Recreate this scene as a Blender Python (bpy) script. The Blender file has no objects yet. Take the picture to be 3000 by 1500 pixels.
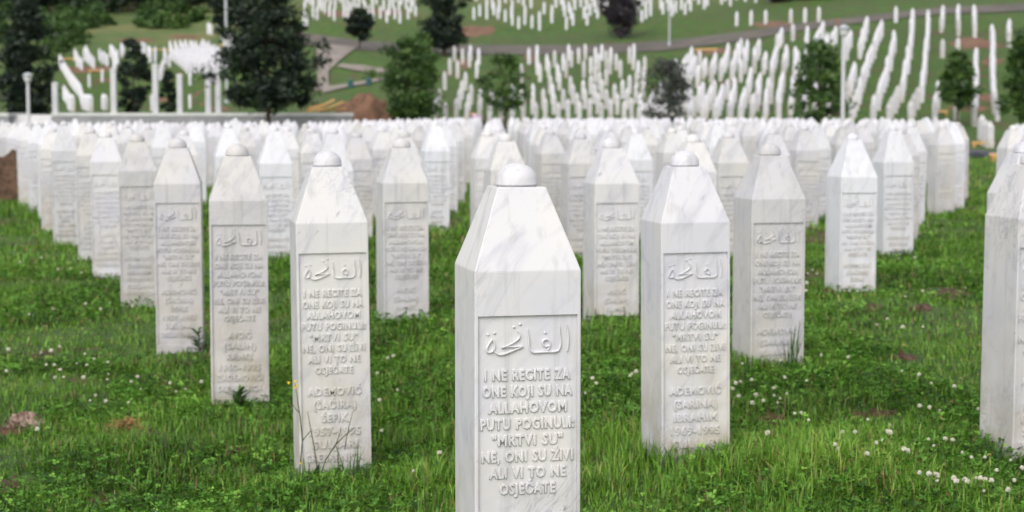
import bpy, bmesh, math, random
import numpy as np
from mathutils import Vector

# ------------------------------------------------------------------ camera, world, sun, exposure
S = bpy.context.scene
COL = S.collection
random.seed(11)
RNG = np.random.default_rng(11)
F_PX, PITCH, HC = 5200.0, math.radians(4.54), 1.373      # focal length (in 3000 px), tilt, eye height

cam_d = bpy.data.cameras.new("camera")
cam = bpy.data.objects.new("camera", cam_d)
COL.objects.link(cam)
cam.location = (0, 0, HC)
cam.rotation_euler = (math.pi / 2 - PITCH, 0, 0)
cam_d.sensor_width = 36.0
cam_d.lens = 36.0 * F_PX / 3000.0
cam_d.clip_start, cam_d.clip_end = 0.1, 3000
cam_d.dof.use_dof = True
cam_d.dof.focus_distance = 4.32
cam_d.dof.aperture_fstop = 5.8
S.camera = cam

SUN_EL, SUN_AZ = math.radians(44), math.radians(200)     # high behind the camera, a little to its left
W = bpy.data.worlds.new("World")
S.world = W
W.use_nodes = True
wn = W.node_tree.nodes
bg = wn["Background"]
sky = wn.new("ShaderNodeTexSky")
sky.sky_type = 'NISHITA'
sky.sun_disc = False
sky.sun_elevation, sky.sun_rotation = SUN_EL, SUN_AZ
sky.dust_density, sky.air_density = 3.0, 1.0
hsv = wn.new("ShaderNodeHueSaturation")                   # overcast: a nearly grey sky
hsv.inputs['Saturation'].default_value = 0.22
W.node_tree.links.new(sky.outputs[0], hsv.inputs['Color'])
W.node_tree.links.new(hsv.outputs[0], bg.inputs['Color'])
bg.inputs['Strength'].default_value = 0.15

sun_d = bpy.data.lights.new("sun", 'SUN')
sun_d.energy, sun_d.angle, sun_d.color = 0.35, math.radians(70), (1.0, 0.96, 0.90)
sun = bpy.data.objects.new("sun", sun_d)
COL.objects.link(sun)
to_sun = Vector((math.sin(SUN_AZ) * math.cos(SUN_EL), math.cos(SUN_AZ) * math.cos(SUN_EL), math.sin(SUN_EL)))
sun.rotation_euler = to_sun.to_track_quat('Z', 'Y').to_euler()

S.view_settings.view_transform = 'Standard'
S.view_settings.look = 'None'
S.view_settings.exposure = 0.92
S.view_settings.gamma = 1.0
S.render.engine = 'CYCLES'
S.cycles.use_denoising = True
S.cycles.max_bounces = 6
S.cycles.transparent_max_bounces = 4

# ------------------------------------------------------------------ terrain function and pixel helpers
PXC = np.array([-400, 600, 960, 1300, 1900, 2450, 3400.0])
PROF = [
    ([0, 38, 55, 74, 82, 84.3, 85.6, 100, 130, 145, 160, 200, 260, 340, 420], [0, 0, -.10, -.18, .05, .3, 1.28, 1.4, 1.8, 3.8, 6.6, 12.6, 20, 28, 34]),
    ([0, 38, 55, 74, 82, 84.3, 85.6, 100, 130, 145, 160, 200, 260, 340, 420], [0, 0, -.10, -.18, .05, .3, 1.28, 1.4, 1.8, 3.8, 6.6, 12.6, 20, 28, 34]),
    ([0, 38, 55, 74, 82, 84.3, 90, 110, 130, 136, 145, 165, 200, 260, 340, 420], [0, 0, -.06, -.10, .05, .35, 1.0, 3.1, 6.1, 6.7, 8.0, 12.2, 18, 26, 34, 40]),
    ([0, 76, 89, 120, 128, 134, 145, 165, 200, 260, 340, 420], [0, .05, 1.06, 5.0, 5.9, 6.4, 7.7, 11.7, 17.5, 26, 34, 40]),
    ([0, 76, 89, 120, 128, 134, 145, 165, 200, 260, 340, 420], [0, .05, 1.06, 5.1, 6.1, 6.8, 8.6, 12.0, 18, 26, 34, 40]),
    ([0, 74, 83, 118, 125, 130, 145, 165, 200, 260, 340, 420], [0, .05, .8, 7.3, 8.3, 8.9, 10.6, 14, 20, 28, 36, 42]),
    ([0, 74, 83, 118, 125, 130, 145, 165, 200, 260, 340, 420], [0, .05, .8, 7.3, 8.5, 9.2, 11.4, 15, 21, 29, 37, 43]),
]


def ground(x, y):
    x = np.asarray(x, float)
    y = np.asarray(y, float)
    yy = np.maximum(y, 25.0)
    px = np.clip(1500 + F_PX * x / yy, PXC[0], PXC[-1])
    zs = [np.interp(y, p[0], p[1]) for p in PROF]
    z = np.zeros_like(px + y)
    for i in range(len(PXC) - 1):
        t = np.clip((px - PXC[i]) / (PXC[i + 1] - PXC[i]), 0, 1)
        m = (px >= PXC[i]) & (px <= PXC[i + 1])
        z = np.where(m, zs[i] * (1 - t) + zs[i + 1] * t, z)
    near = np.clip((40 - y) / 15, 0, 1)
    z = z + near * (.010 * np.sin(x * 2.1 + 1.3 * np.sin(y * 1.1)) + .009 * np.sin(y * 2.7 + x * 1.4) + .008 * np.sin(x * 6.3 - y * 5.1) + .010 * np.sin(x * 17 + 2 * np.sin(y * 9)) * np.sin(y * 19 + 1.7 * np.sin(x * 8)))
    sd = np.clip((x * .957 + (y - 4.4) * .29 - .25) / .85, 0, 1)                      # the lawn swells right of the left diagonal
    sy_ = np.clip((y - 6.3) / 1.8, 0, 1) * np.clip((27 - y) / 10, 0, 1)
    z = z + .175 * sd * sd * (3 - 2 * sd) * sy_ * sy_ * (3 - 2 * sy_)
    z = z + .13 * np.exp(-(((x - 1.12) / .62) ** 2 + ((y - 6.35) / .6) ** 2))      # grassy hummock
    z = z + .03 * np.exp(-(((x + .35) / .5) ** 2 + ((y - 6.2) / .35) ** 2))
    z = z + .07 * np.exp(-(((x + 1.5) / .5) ** 2 + ((y - 6.9) / .3) ** 2))
    return z


def ray(px, py):
    u, w = (px - 1500) / F_PX, (py - 750) / F_PX
    return np.array([u, math.cos(PITCH) - w * math.sin(PITCH), -math.sin(PITCH) - w * math.cos(PITCH)])


def at(px, py, d):
    """point at ground distance d on the sight line through the photo's pixel"""
    r = ray(px, py)
    t = d / r[1]
    return Vector((r[0] * t, d, HC + r[2] * t))


_T = np.concatenate([np.arange(3, 60, .25), np.arange(60, 420, .5)])


def hit(px, py):
    """where the sight line meets the ground"""
    r = ray(px, py)
    t = _T / r[1]
    dz = HC + r[2] * t - ground(r[0] * t, _T)
    k = np.nonzero(dz < 0)[0]
    if len(k) == 0:
        d = 400.0
    elif k[0] == 0:
        d = _T[0]
    else:
        i = k[0]
        d = _T[i - 1] + (_T[i] - _T[i - 1]) * dz[i - 1] / (dz[i - 1] - dz[i])
    x = r[0] * d / r[1]
    return Vector((x, d, float(ground(x, d))))


def gz(x, y):
    return float(ground(x, y))


# ------------------------------------------------------------------ object helpers
def tag(o, label=None, cat=None, group=None, kind=None):
    if label: o['label'] = label
    if cat: o['category'] = cat
    if group: o['group'] = group
    if kind: o['kind'] = kind
    return o


def empty(name, loc=(0, 0, 0), rot=(0, 0, 0)):
    o = bpy.data.objects.new(name, None)
    o.empty_display_size = .1
    COL.objects.link(o)
    o.location, o.rotation_euler = loc, rot
    return o


def link(name, me, mat=None, parent=None, loc=None):
    o = bpy.data.objects.new(name, me)
    COL.objects.link(o)
    if mat is not None:
        me.materials.clear()
        for m in (mat if isinstance(mat, (list, tuple)) else [mat]): me.materials.append(m)
    if parent is not None: o.parent = parent
    if loc is not None: o.location = loc
    return o


def bm_obj(name, bm, mat, parent=None, loc=None, smooth=False):
    me = bpy.data.meshes.new(name)
    bmesh.ops.recalc_face_normals(bm, faces=bm.faces)
    bm.to_mesh(me)
    bm.free()
    if smooth:
        me.polygons.foreach_set('use_smooth', [True] * len(me.polygons))
    return link(name, me, mat, parent, loc)


def np_mesh(name, verts, sizes, loops, tint=None, mat_index=None, smooth=False):
    me = bpy.data.meshes.new(name)
    verts = np.asarray(verts, np.float32)
    sizes = np.asarray(sizes, np.int32)
    loops = np.asarray(loops, np.int32)
    me.vertices.add(len(verts))
    me.vertices.foreach_set('co', verts.ravel())
    me.loops.add(len(loops))
    me.loops.foreach_set('vertex_index', loops)
    me.polygons.add(len(sizes))
    starts = np.concatenate([[0], np.cumsum(sizes)[:-1]]).astype(np.int32)
    me.polygons.foreach_set('loop_start', starts)
    me.polygons.foreach_set('loop_total', sizes)
    if smooth: me.polygons.foreach_set('use_smooth', np.ones(len(sizes), bool))
    if mat_index is not None: me.polygons.foreach_set('material_index', np.asarray(mat_index, np.int32))
    if tint is not None:
        a = me.attributes.new('tint', 'FLOAT', 'FACE')
        a.data.foreach_set('value', np.asarray(tint, np.float32))
    me.update(calc_edges=True)
    return me


def box(bm, c, s, rz=0.0, bev=0.0):
    r = bmesh.ops.create_cube(bm, size=1.0)
    vs = r['verts']
    for v in vs:
        x, y, z = v.co.x * s[0], v.co.y * s[1], v.co.z * s[2]
        v.co = Vector((c[0] + x * math.cos(rz) - y * math.sin(rz), c[1] + x * math.sin(rz) + y * math.cos(rz), c[2] + z))
    if bev:
        es = list({e for v in vs for e in v.link_edges})
        bmesh.ops.bevel(bm, geom=es, offset=bev, segments=2, profile=.6, affect='EDGES')


def tube(bm, pts, rad, n=8, cap=True):
    rings = []
    pts = [Vector(p) for p in pts]
    for i, p in enumerate(pts):
        d = (pts[min(i + 1, len(pts) - 1)] - pts[max(i - 1, 0)]).normalized()
        a = d.orthogonal().normalized() if abs(d.z) < .95 else Vector((1, 0, 0))
        a = (a - d * a.dot(d)).normalized()
        b = d.cross(a)
        rings.append([bm.verts.new(p + (a * math.cos(2 * math.pi * k / n) + b * math.sin(2 * math.pi * k / n)) * rad[i]) for k in range(n)])
    for i in range(len(rings) - 1):
        for k in range(n):
            bm.faces.new((rings[i][k], rings[i][(k + 1) % n], rings[i + 1][(k + 1) % n], rings[i + 1][k]))
    if cap:
        bm.faces.new(rings[-1])
        bm.faces.new(rings[0][::-1])


def lathe(bm, prof, n=20, c=(0, 0, 0)):
    rings = []
    for r, z in prof:
        if r < 1e-5:
            rings.append([bm.verts.new((c[0], c[1], c[2] + z))])
        else:
            rings.append([bm.verts.new((c[0] + r * math.cos(2 * math.pi * k / n), c[1] + r * math.sin(2 * math.pi * k / n), c[2] + z)) for k in range(n)])
    for a, b in zip(rings, rings[1:]):
        for k in range(n):
            k2 = (k + 1) % n
            if len(a) == 1 and len(b) == 1: continue
            if len(b) == 1: bm.faces.new((a[k], a[k2], b[0]))
            elif len(a) == 1: bm.faces.new((a[0], b[k2], b[k]))
            else: bm.faces.new((a[k], a[k2], b[k2], b[k]))


# ------------------------------------------------------------------ materials
class NT:
    def __init__(s, name):
        s.m = bpy.data.materials.new(name)
        s.m.use_nodes = True
        s.t = s.m.node_tree
        s.b = s.t.nodes["Principled BSDF"]
        s.out = s.t.nodes["Material Output"]
        s.b.inputs['Roughness'].default_value = .8
        s.b.inputs['Specular IOR Level'].default_value = .3

    def n(s, kind, **kw):
        o = s.t.nodes.new(kind)
        for k, v in kw.items():
            if k in o.inputs: o.inputs[k].default_value = v
            else: setattr(o, k, v)
        return o

    def l(s, a, b): s.t.links.new(a, b)

    def noise(s, vec, scale, detail=4, rough=.55, dist=0):
        o = s.n("ShaderNodeTexNoise")
        o.inputs['Scale'].default_value, o.inputs['Detail'].default_value = scale, detail
        o.inputs['Roughness'].default_value, o.inputs['Distortion'].default_value = rough, dist
        s.l(vec, o.inputs['Vector'])
        return o.outputs['Fac']

    def ramp(s, fac, stops):
        o = s.n("ShaderNodeValToRGB")
        el = o.color_ramp.elements
        while len(el) < len(stops): el.new(.5)
        for e, (p, c) in zip(el, stops):
            e.position = p
            e.color = (c, c, c, 1) if isinstance(c, (int, float)) else (*c, 1)
        s.l(fac, o.inputs[0])
        return o.outputs[0]

    def mix(s, fac, a, b, mode='MIX'):
        o = s.n("ShaderNodeMix", data_type='RGBA', blend_type=mode)
        for sock, v in ((o.inputs[0], fac), (o.inputs[6], a), (o.inputs[7], b)):
            if isinstance(v, (int, float)): sock.default_value = v
            elif isinstance(v, tuple): sock.default_value = (*v, 1)
            else: s.l(v, sock)
        return o.outputs[2]

    def math(s, op, a, b=0.0):
        o = s.n("ShaderNodeMath", operation=op)
        for sock, v in ((o.inputs[0], a), (o.inputs[1], b)):
            if isinstance(v, (int, float)): sock.default_value = v
            else: s.l(v, sock)
        return o.outputs[0]

    def bump(s, h, strength, dist=.01):
        o = s.n("ShaderNodeBump")
        o.inputs['Strength'].default_value, o.inputs['Distance'].default_value = strength, dist
        s.l(h, o.inputs['Height'])
        s.l(o.outputs[0], s.b.inputs['Normal'])

    def col(s, c):
        if isinstance(c, tuple): s.b.inputs['Base Color'].default_value = (*c, 1)
        else: s.l(c, s.b.inputs['Base Color'])


def marble(name, warm, cool, stain=.8, vein=.8):
    t = NT(name)
    tc = t.n("ShaderNodeTexCoord").outputs['Object']
    oi = t.n("ShaderNodeObjectInfo")
    off = t.n("ShaderNodeVectorMath", operation='SCALE')
    off.inputs[0].default_value = (37, 23, 51)
    sc_ = t.n("ShaderNodeSeparateColor")                      # each stone carries its own random numbers
    t.l(oi.outputs['Color'], sc_.inputs[0])
    t.l(sc_.outputs[0], off.inputs['Scale'])
    add = t.n("ShaderNodeVectorMath", operation='ADD')
    t.l(tc, add.inputs[0])
    t.l(off.outputs[0], add.inputs[1])
    v = add.outputs[0]
    mr = t.n("ShaderNodeMapping")
    mr.inputs['Rotation'].default_value = (.25, math.radians(-38), .3)
    t.l(v, mr.inputs[0])
    mp = t.n("ShaderNodeMapping")
    mp.inputs['Scale'].default_value = (5.2, 3.6, 1.25)
    t.l(mr.outputs[0], mp.inputs[0])
    base = t.mix(t.ramp(t.noise(v, 3.0, 3), [(.35, 0.), (.65, 1.)]), warm, cool)
    cloud = t.ramp(t.noise(mp.outputs[0], 2.6, 5, .6, 1.0), [(.52, 0.), (.74, 1.)])
    base = t.mix(t.math('MULTIPLY', cloud, .8 * vein), base, (.33, .33, .38))
    thin = t.ramp(t.noise(mp.outputs[0], 3.6, 6, .62, 1.6), [(.475, 0.), (.497, 1.), (.505, 1.), (.53, 0.)])
    gate = t.ramp(t.noise(v, 2.3, 2), [(.52, 0.), (.64, 1.)])
    base = t.mix(t.math('MULTIPLY', t.math('MULTIPLY', thin, gate), .6 * vein), base, (.19, .19, .24))
    spot = t.ramp(t.noise(mp.outputs[0], 9.0, 2), [(.71, 0.), (.80, 1.)])
    base = t.mix(t.math('MULTIPLY', spot, .65 * vein), base, (.13, .13, .17))
    sp2 = t.ramp(t.noise(v, 70, 2), [(.75, 0.), (.80, 1.)])
    base = t.mix(t.math('MULTIPLY', sp2, .35), base, (.22, .20, .17))
    # rain streaks and ochre growth that creeps up from the damp foot
    sx = t.n("ShaderNodeSeparateXYZ")
    t.l(tc, sx.inputs[0])
    hgt = t.ramp(sx.outputs['Z'], [(.0, 1.), (.16, .85), (.62, .0)])
    nz = t.ramp(t.noise(v, 7, 5, .6), [(.36, 0.), (.62, 1.)])
    amt = t.ramp(sc_.outputs[1], [(.0, .25), (1., 1.)])
    st = t.math('MULTIPLY', t.math('MULTIPLY', t.math('MULTIPLY', hgt, nz), amt), stain)
    base = t.mix(st, base, (.30, .245, .135))
    mp2 = t.n("ShaderNodeMapping")
    mp2.inputs['Scale'].default_value = (30, 30, 1.2)
    t.l(v, mp2.inputs[0])
    streak = t.ramp(t.noise(mp2.outputs[0], 1.0, 4, .6), [(.55, 0.), (.75, 1.)])
    base = t.mix(t.math('MULTIPLY', streak, .6), base, (.33, .33, .335))
    grime = t.ramp(t.noise(v, 5.5, 6, .7), [(.50, 0.), (.72, 1.)])
    base = t.mix(t.math('MULTIPLY', grime, t.math('MULTIPLY', sc_.outputs[2], .55 * stain)), base, (.27, .26, .235))
    base = t.mix(1.0, base, t.ramp(sc_.outputs[2], [(0, (1.02, 1.02, 1.02)), (1, (.82, .81, .79))]), 'MULTIPLY')
    t.col(base)
    t.b.inputs['Roughness'].default_value = .55
    t.bump(t.noise(v, 90, 3), .12, .004)
    return t.m


M = {}
M['marble'] = marble('weathered_marble', (.565, .545, .53), (.515, .505, .54))
M['marble_new'] = marble('white_marble', (.59, .585, .61), (.565, .565, .60), .3, .45)


def simple(name, c1, c2, scale=6.0, rough=.8, bump=0.0, coord='Object', det=4, lo=.35, hi=.65):
    t = NT(name)
    v = t.n("ShaderNodeTexCoord").outputs[coord]
    f = t.noise(v, scale, det)
    t.col(t.mix(t.ramp(f, [(lo, 0.), (hi, 1.)]), c1, c2))
    t.b.inputs['Roughness'].default_value = rough
    if bump: t.bump(t.noise(v, scale * 3, 5), bump, .03)
    return t.m


M['marble_far'] = simple('distant_marble', (.555, .545, .555), (.51, .50, .535), 1.3)
M['concrete'] = simple('grey_concrete', (.20, .20, .21), (.27, .27, .28), 1.5, .85, .2)
M['coping'] = simple('pale_coping', (.45, .45, .45), (.54, .54, .53), 2.0)
M['pillar'] = simple('pale_grey_paint', (.44, .44, .46), (.50, .50, .51), 2.0)
M['pole'] = simple('grey_metal', (.34, .36, .38), (.42, .43, .45), 3.0, .45)
M['lantern_dark'] = simple('dark_metal', (.07, .07, .08), (.10, .10, .11), 8, .5)
M['paving'] = simple('pale_paving', (.45, .44, .43), (.54, .53, .52), .8)
M['road'] = simple('worn_asphalt', (.075, .066, .058), (.125, .105, .088), .5, .9)
M['path'] = simple('pale_gravel_path', (.18, .15, .13), (.25, .215, .19), .7, .9)
M['soil'] = simple('bare_soil', (.10, .055, .034), (.20, .11, .068), 1.8, .95, .6)
M['soil_dark'] = simple('dark_soil', (.040, .024, .014), (.105, .060, .034), 9, .95, .8)
M['board'] = simple('raw_timber', (.50, .27, .09), (.62, .38, .16), 3, .7)
M['teal'] = simple('teal_paint', (.02, .07, .08), (.03, .10, .10), 5, .5)
M['black_sheet'] = simple('grave_black', (.008, .008, .012), (.02, .02, .03), 3, .4)  # black that stands for the darkness inside an open grave
M['rock'] = simple('pinkish_rock', (.12, .07, .05), (.36, .26, .21), 22, .9, .8)
M['straw'] = simple('dry_grass', (.20, .10, .04), (.33, .19, .08), 40, .9)
M['bark'] = simple('bark', (.055, .042, .032), (.10, .08, .06), 9, .95, .6)
M['stem'] = simple('weed_stem', (.05, .07, .025), (.10, .10, .05), 30, .8)
M['yellow'] = simple('yellow_petal', (.75, .55, .02), (.80, .62, .05), 60, .6)
M['clover_white'] = simple('clover_petal', (.62, .60, .50), (.45, .36, .27), 160, .8, lo=.5, hi=.75)
M['skin'] = simple('skin', (.50, .30, .22), (.54, .33, .25), 12, .6)
M['lavender'] = simple('lavender_cloth', (.55, .40, .60), (.60, .46, .64), 12, .9)
M['denim'] = simple('dark_cloth', (.05, .05, .08), (.07, .07, .10), 12, .9)
M['hair'] = simple('dark_hair', (.03, .02, .015), (.05, .035, .025), 30, .6)


def foliage(name, stops, trans=.3):
    t = NT(name)
    a = t.n("ShaderNodeAttribute", attribute_name='tint')
    c = t.ramp(a.outputs['Fac'], stops)
    d = t.n("ShaderNodeBsdfDiffuse")
    tr = t.n("ShaderNodeBsdfTranslucent")
    g = t.n("ShaderNodeBsdfGlossy")
    g.inputs['Roughness'].default_value = .5
    t.l(c, d.inputs['Color'])
    t.l(c, tr.inputs['Color'])
    mx = t.n("ShaderNodeMixShader")
    mx.inputs[0].default_value = trans
    t.l(d.outputs[0], mx.inputs[1])
    t.l(tr.outputs[0], mx.inputs[2])
    m2 = t.n("ShaderNodeMixShader")
    m2.inputs[0].default_value = .03
    t.l(mx.outputs[0], m2.inputs[1])
    t.l(g.outputs[0], m2.inputs[2])
    t.l(m2.outputs[0], t.out.inputs['Surface'])
    t.t.nodes.remove(t.b)
    return t.m


M['grass'] = foliage('grass_blades', [(0, (.026, .058, .007)), (.35, (.125, .275, .024)), (.7, (.225, .43, .05)), (.87, (.42, .48, .11)), (.9, (.16, .09, .04)), (1, (.40, .30, .14))], .38)
M['litter'] = foliage('fallen_leaves', [(0, (.05, .025, .014)), (.45, (.14, .065, .03)), (.75, (.26, .17, .08)), (1, (.40, .36, .10))], .2)
M['clover_leaf'] = foliage('clover_leaves', [(0, (.022, .058, .010)), (.5, (.105, .27, .030)), (1, (.28, .50, .075))], .32)
M['leaf_dark'] = foliage('dark_leaves', [(0, (.006, .012, .010)), (.5, (.013, .025, .015)), (1, (.040, .066, .024))], .2)
M['leaf_mid'] = foliage('green_leaves', [(0, (.018, .042, .014)), (.5, (.050, .105, .024)), (1, (.125, .21, .045))], .3)
M['leaf_purple'] = foliage('purple_leaves', [(0, (.022, .018, .026)), (.5, (.042, .034, .044)), (1, (.075, .065, .065))], .2)
M['leaf_grey'] = foliage('grey_green_leaves', [(0, (.03, .035, .03)), (.5, (.06, .07, .055)), (1, (.12, .125, .11))], .25)
M['leaf_brown'] = foliage('dark_brown_leaves', [(0, (.020, .016, .014)), (.5, (.040, .032, .026)), (1, (.07, .06, .04))], .2)  # foliage that is dark brown by nature


def ground_material():
    t = NT('meadow_ground')
    v = t.n("ShaderNodeTexCoord").outputs['Object']
    g1 = t.mix(t.ramp(t.noise(v, .9, 6, .65), [(.35, 0.), (.65, 1.)]), (.050, .105, .012), (.115, .195, .026))
    g1 = t.mix(t.ramp(t.noise(v, .12, 4), [(.45, 0.), (.7, 1.)]), g1, (.085, .125, .035))
    g1 = t.mix(t.ramp(t.noise(v, 14, 5, .7), [(.40, .55), (.66, 0.)]), g1, (.022, .05, .010))
    g1 = t.mix(t.ramp(t.noise(v, 2.2, 6, .7), [(.42, .6), (.62, 0.)]), g1, (.030, .062, .014))
    soil = t.mix(t.ramp(t.noise(v, 8, 5), [(.35, 0.), (.65, 1.)]), (.055, .033, .022), (.14, .085, .05))
    patch = t.ramp(t.noise(v, .85, 5, .6, .4), [(.56, 0.), (.64, 1.)])
    c = t.mix(patch, g1, soil)
    # pale dry meadow high on the slope behind
    sx = t.n("ShaderNodeSeparateXYZ")
    t.l(v, sx.inputs[0])
    far = t.ramp(t.math('DIVIDE', sx.outputs['Y'], 400.0), [(.37, 0.), (.43, 1.)])
    dry = t.mix(t.ramp(t.noise(v, .10, 5, .6), [(.40, 0.), (.60, 1.)]), (.070, .115, .032), (.14, .145, .055))
    c = t.mix(far, c, dry)
    t.col(c)
    t.b.inputs['Roughness'].default_value = .95
    t.bump(t.noise(v, 6, 6, .7), .8, .08)
    return t.m


M['ground'] = ground_material()

# ------------------------------------------------------------------ ground sheet
def steps(*seg):
    out = []
    for a, b, s in seg:
        out += list(np.arange(a, b, s))
    return out


ys = np.array(steps((-60, 0, 4), (0, 4.5, .5), (4.5, 13, .08), (13, 40, .35), (40, 172, 1.0), (172, 430, 5)) + [430])
xh = steps((0, 4.2, .09), (4.2, 20, .45), (20, 60, 1.5), (60, 180, 8)) + [180]
xs = np.array([-v for v in xh[:0:-1]] + xh)
XX, YY = np.meshgrid(xs, ys)
ZZ = ground(XX, YY)
nx, ny = len(xs), len(ys)
idx = np.arange(nx * ny).reshape(ny, nx)
q = np.stack([idx[:-1, :-1], idx[:-1, 1:], idx[1:, 1:], idx[1:, :-1]], -1).reshape(-1)
me = np_mesh('ground', np.stack([XX, YY, ZZ], -1).reshape(-1, 3), np.full((nx - 1) * (ny - 1), 4), q, smooth=True)
tag(link('ground', me, M['ground']), kind='structure')


def strip(name, pairs, mat, off=.05, across=5, sub=6, kind='structure'):
    """a ground-hugging ribbon between two edges given as photo pixels"""
    L = []
    for (a0, a1), (b0, b1) in zip(pairs, pairs[1:]):
        for k in range(sub):
            s = k / sub
            L.append(((a0[0] + (b0[0] - a0[0]) * s, a0[1] + (b0[1] - a0[1]) * s), (a1[0] + (b1[0] - a1[0]) * s, a1[1] + (b1[1] - a1[1]) * s)))
    L.append(pairs[-1])
    V = []
    for p0, p1 in L:
        A, B = hit(*p0), hit(*p1)
        for k in range(across + 1):
            P = A.lerp(B, k / across)
            V.append((P.x, P.y, gz(P.x, P.y) + off))
    Q = []
    n = across + 1
    for i in range(len(L) - 1):
        for k in range(across):
            Q += [i * n + k, i * n + k + 1, (i + 1) * n + k + 1, (i + 1) * n + k]
    me = np_mesh(name, V, np.full(len(Q) // 4, 4), Q, smooth=True)
    return tag(link(name, me, mat), kind=kind)


strip('road', [((860, 92), (860, 128)), ((960, 108), (960, 142)), ((1060, 122), (1060, 149)), ((1220, 128), (1220, 152)), ((1400, 134), (1400, 162)),
               ((1700, 134), (1700, 162)), ((1950, 122), (1950, 150)), ((2150, 98), (2150, 126)), ((2300, 76), (2300, 98)), ((2500, 52), (2500, 71)),
               ((2750, 24), (2750, 44)), ((3000, 12), (3000, 34)), ((3200, 4), (3200, 26))], M['road'], .06)
strip('footpath', [((930, 136), (1045, 142)), ((925, 160), (1020, 160)), ((925, 185), (990, 185)), ((930, 210), (962, 212)), ((930, 240), (962, 240)), ((920, 270), (965, 262))], M['path'], .09)
strip('footpath', [((985, 198), (1000, 190)), ((1040, 209), (1060, 194)), ((1090, 216), (1110, 202)), ((1180, 222), (1180, 205))], M['path'], .09)
strip('footpath', [((945, 276), (945, 258)), ((1010, 260), (1010, 250)), ((1080, 246), (1080, 238)), ((1180, 228), (1180, 222))], M['path'], .09)


SOILS = []


def blot(cx, cy, rx, ry, mat='soil', off=.04, seed=0):
    rr = random.Random(seed * 7 + int(cx))
    if mat == 'soil_dark':
        a_, b_ = hit(cx, cy - ry), hit(cx, cy + ry)
        SOILS.append((hit(cx, cy).x, (a_.y + b_.y) / 2 - .05, rx * 1.1 / F_PX * b_.y, (a_.y - b_.y) / 2 * 1.3 + .05))
    n, m = 26, 5
    w = [1 + .22 * math.sin(3 * a + rr.random() * 6) + .16 * rr.uniform(-1, 1) for a in np.linspace(0, 6.28, n, endpoint=False)]
    P0 = hit(cx, cy)
    V = [(P0.x, P0.y, P0.z + off + .03)]
    for j in range(1, m + 1):
        for k in range(n):
            a = 2 * math.pi * k / n
            P = hit(cx + rx * w[k] * math.cos(a) * j / m, cy + ry * w[k] * math.sin(a) * j / m)
            V.append((P.x, P.y, P.z + (off if j < m else -.02)))
    sz, lp = [], []
    for k in range(n):
        sz.append(3); lp += [0, 1 + k, 1 + (k + 1) % n]
    for j in range(m - 1):
        for k in range(n):
            a, b = 1 + j * n + k, 1 + j * n + (k + 1) % n
            sz.append(4); lp += [a, a + n, b + n, b]
    me = np_mesh('bare_soil', V, sz, lp, smooth=True)
    return tag(link('bare_soil', me, M[mat]), kind='structure')


for i, p in enumerate([(1390, 90, 70, 17), (2850, 128, 85, 18), (2450, 66, 45, 12), (1555, 168, 22, 18), (2090, 150, 60, 9), (560, 108, 60, 6),
                       (250, 203, 80, 11), (592, 285, 30, 24), (2835, 318, 80, 9), (2905, 182, 40, 10), (2270, 72, 60, 12), (1000, 40, 60, 9), (1130, 35, 60, 9),
                       (1360, 185, 25, 15), (2080, 200, 30, 10), (2130, 245, 20, 8), (400, 118, 60, 6), (320, 235, 40, 6), (640, 318, 35, 6), (2890, 285, 30, 10), (470, 290, 20, 10)]):
    blot(*p, seed=i)
for i, p in enumerate([(1422, 600, 22, 34), (1690, 900, 18, 50), (2840, 620, 50, 14), (2780, 865, 60, 18), (1330, 660, 24, 20), (30, 655, 28, 12), (2560, 905, 30, 8),
                       (2370, 675, 14, 14), (1850, 990, 24, 16), (35, 1262, 48, 14), (45, 1425, 70, 26), (300, 1470, 50, 14), (440, 1275, 40, 9), (2560, 1215, 90, 12), (2250, 1228, 60, 12), (2700, 905, 40, 9), (1400, 760, 18, 14), (120, 1045, 40, 8), (480, 1130, 40, 9), (2050, 1200, 30, 8), (2640, 1050, 50, 9), (830, 1250, 30, 9), (1500, 1120, 20, 6), (1220, 1010, 30, 8), (2420, 860, 30, 8), (700, 1330, 40, 8), (2230, 1400, 40, 9)]):
    blot(*p, mat='soil_dark', off=.012, seed=30 + i)
strip('pavement', [((25, 372), (25, 341)), ((90, 371), (90, 341)), ((152, 370), (150, 342))], M['paving'], .10)

# ------------------------------------------------------------------ headstones: prototype meshes
WH = .1325


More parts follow.
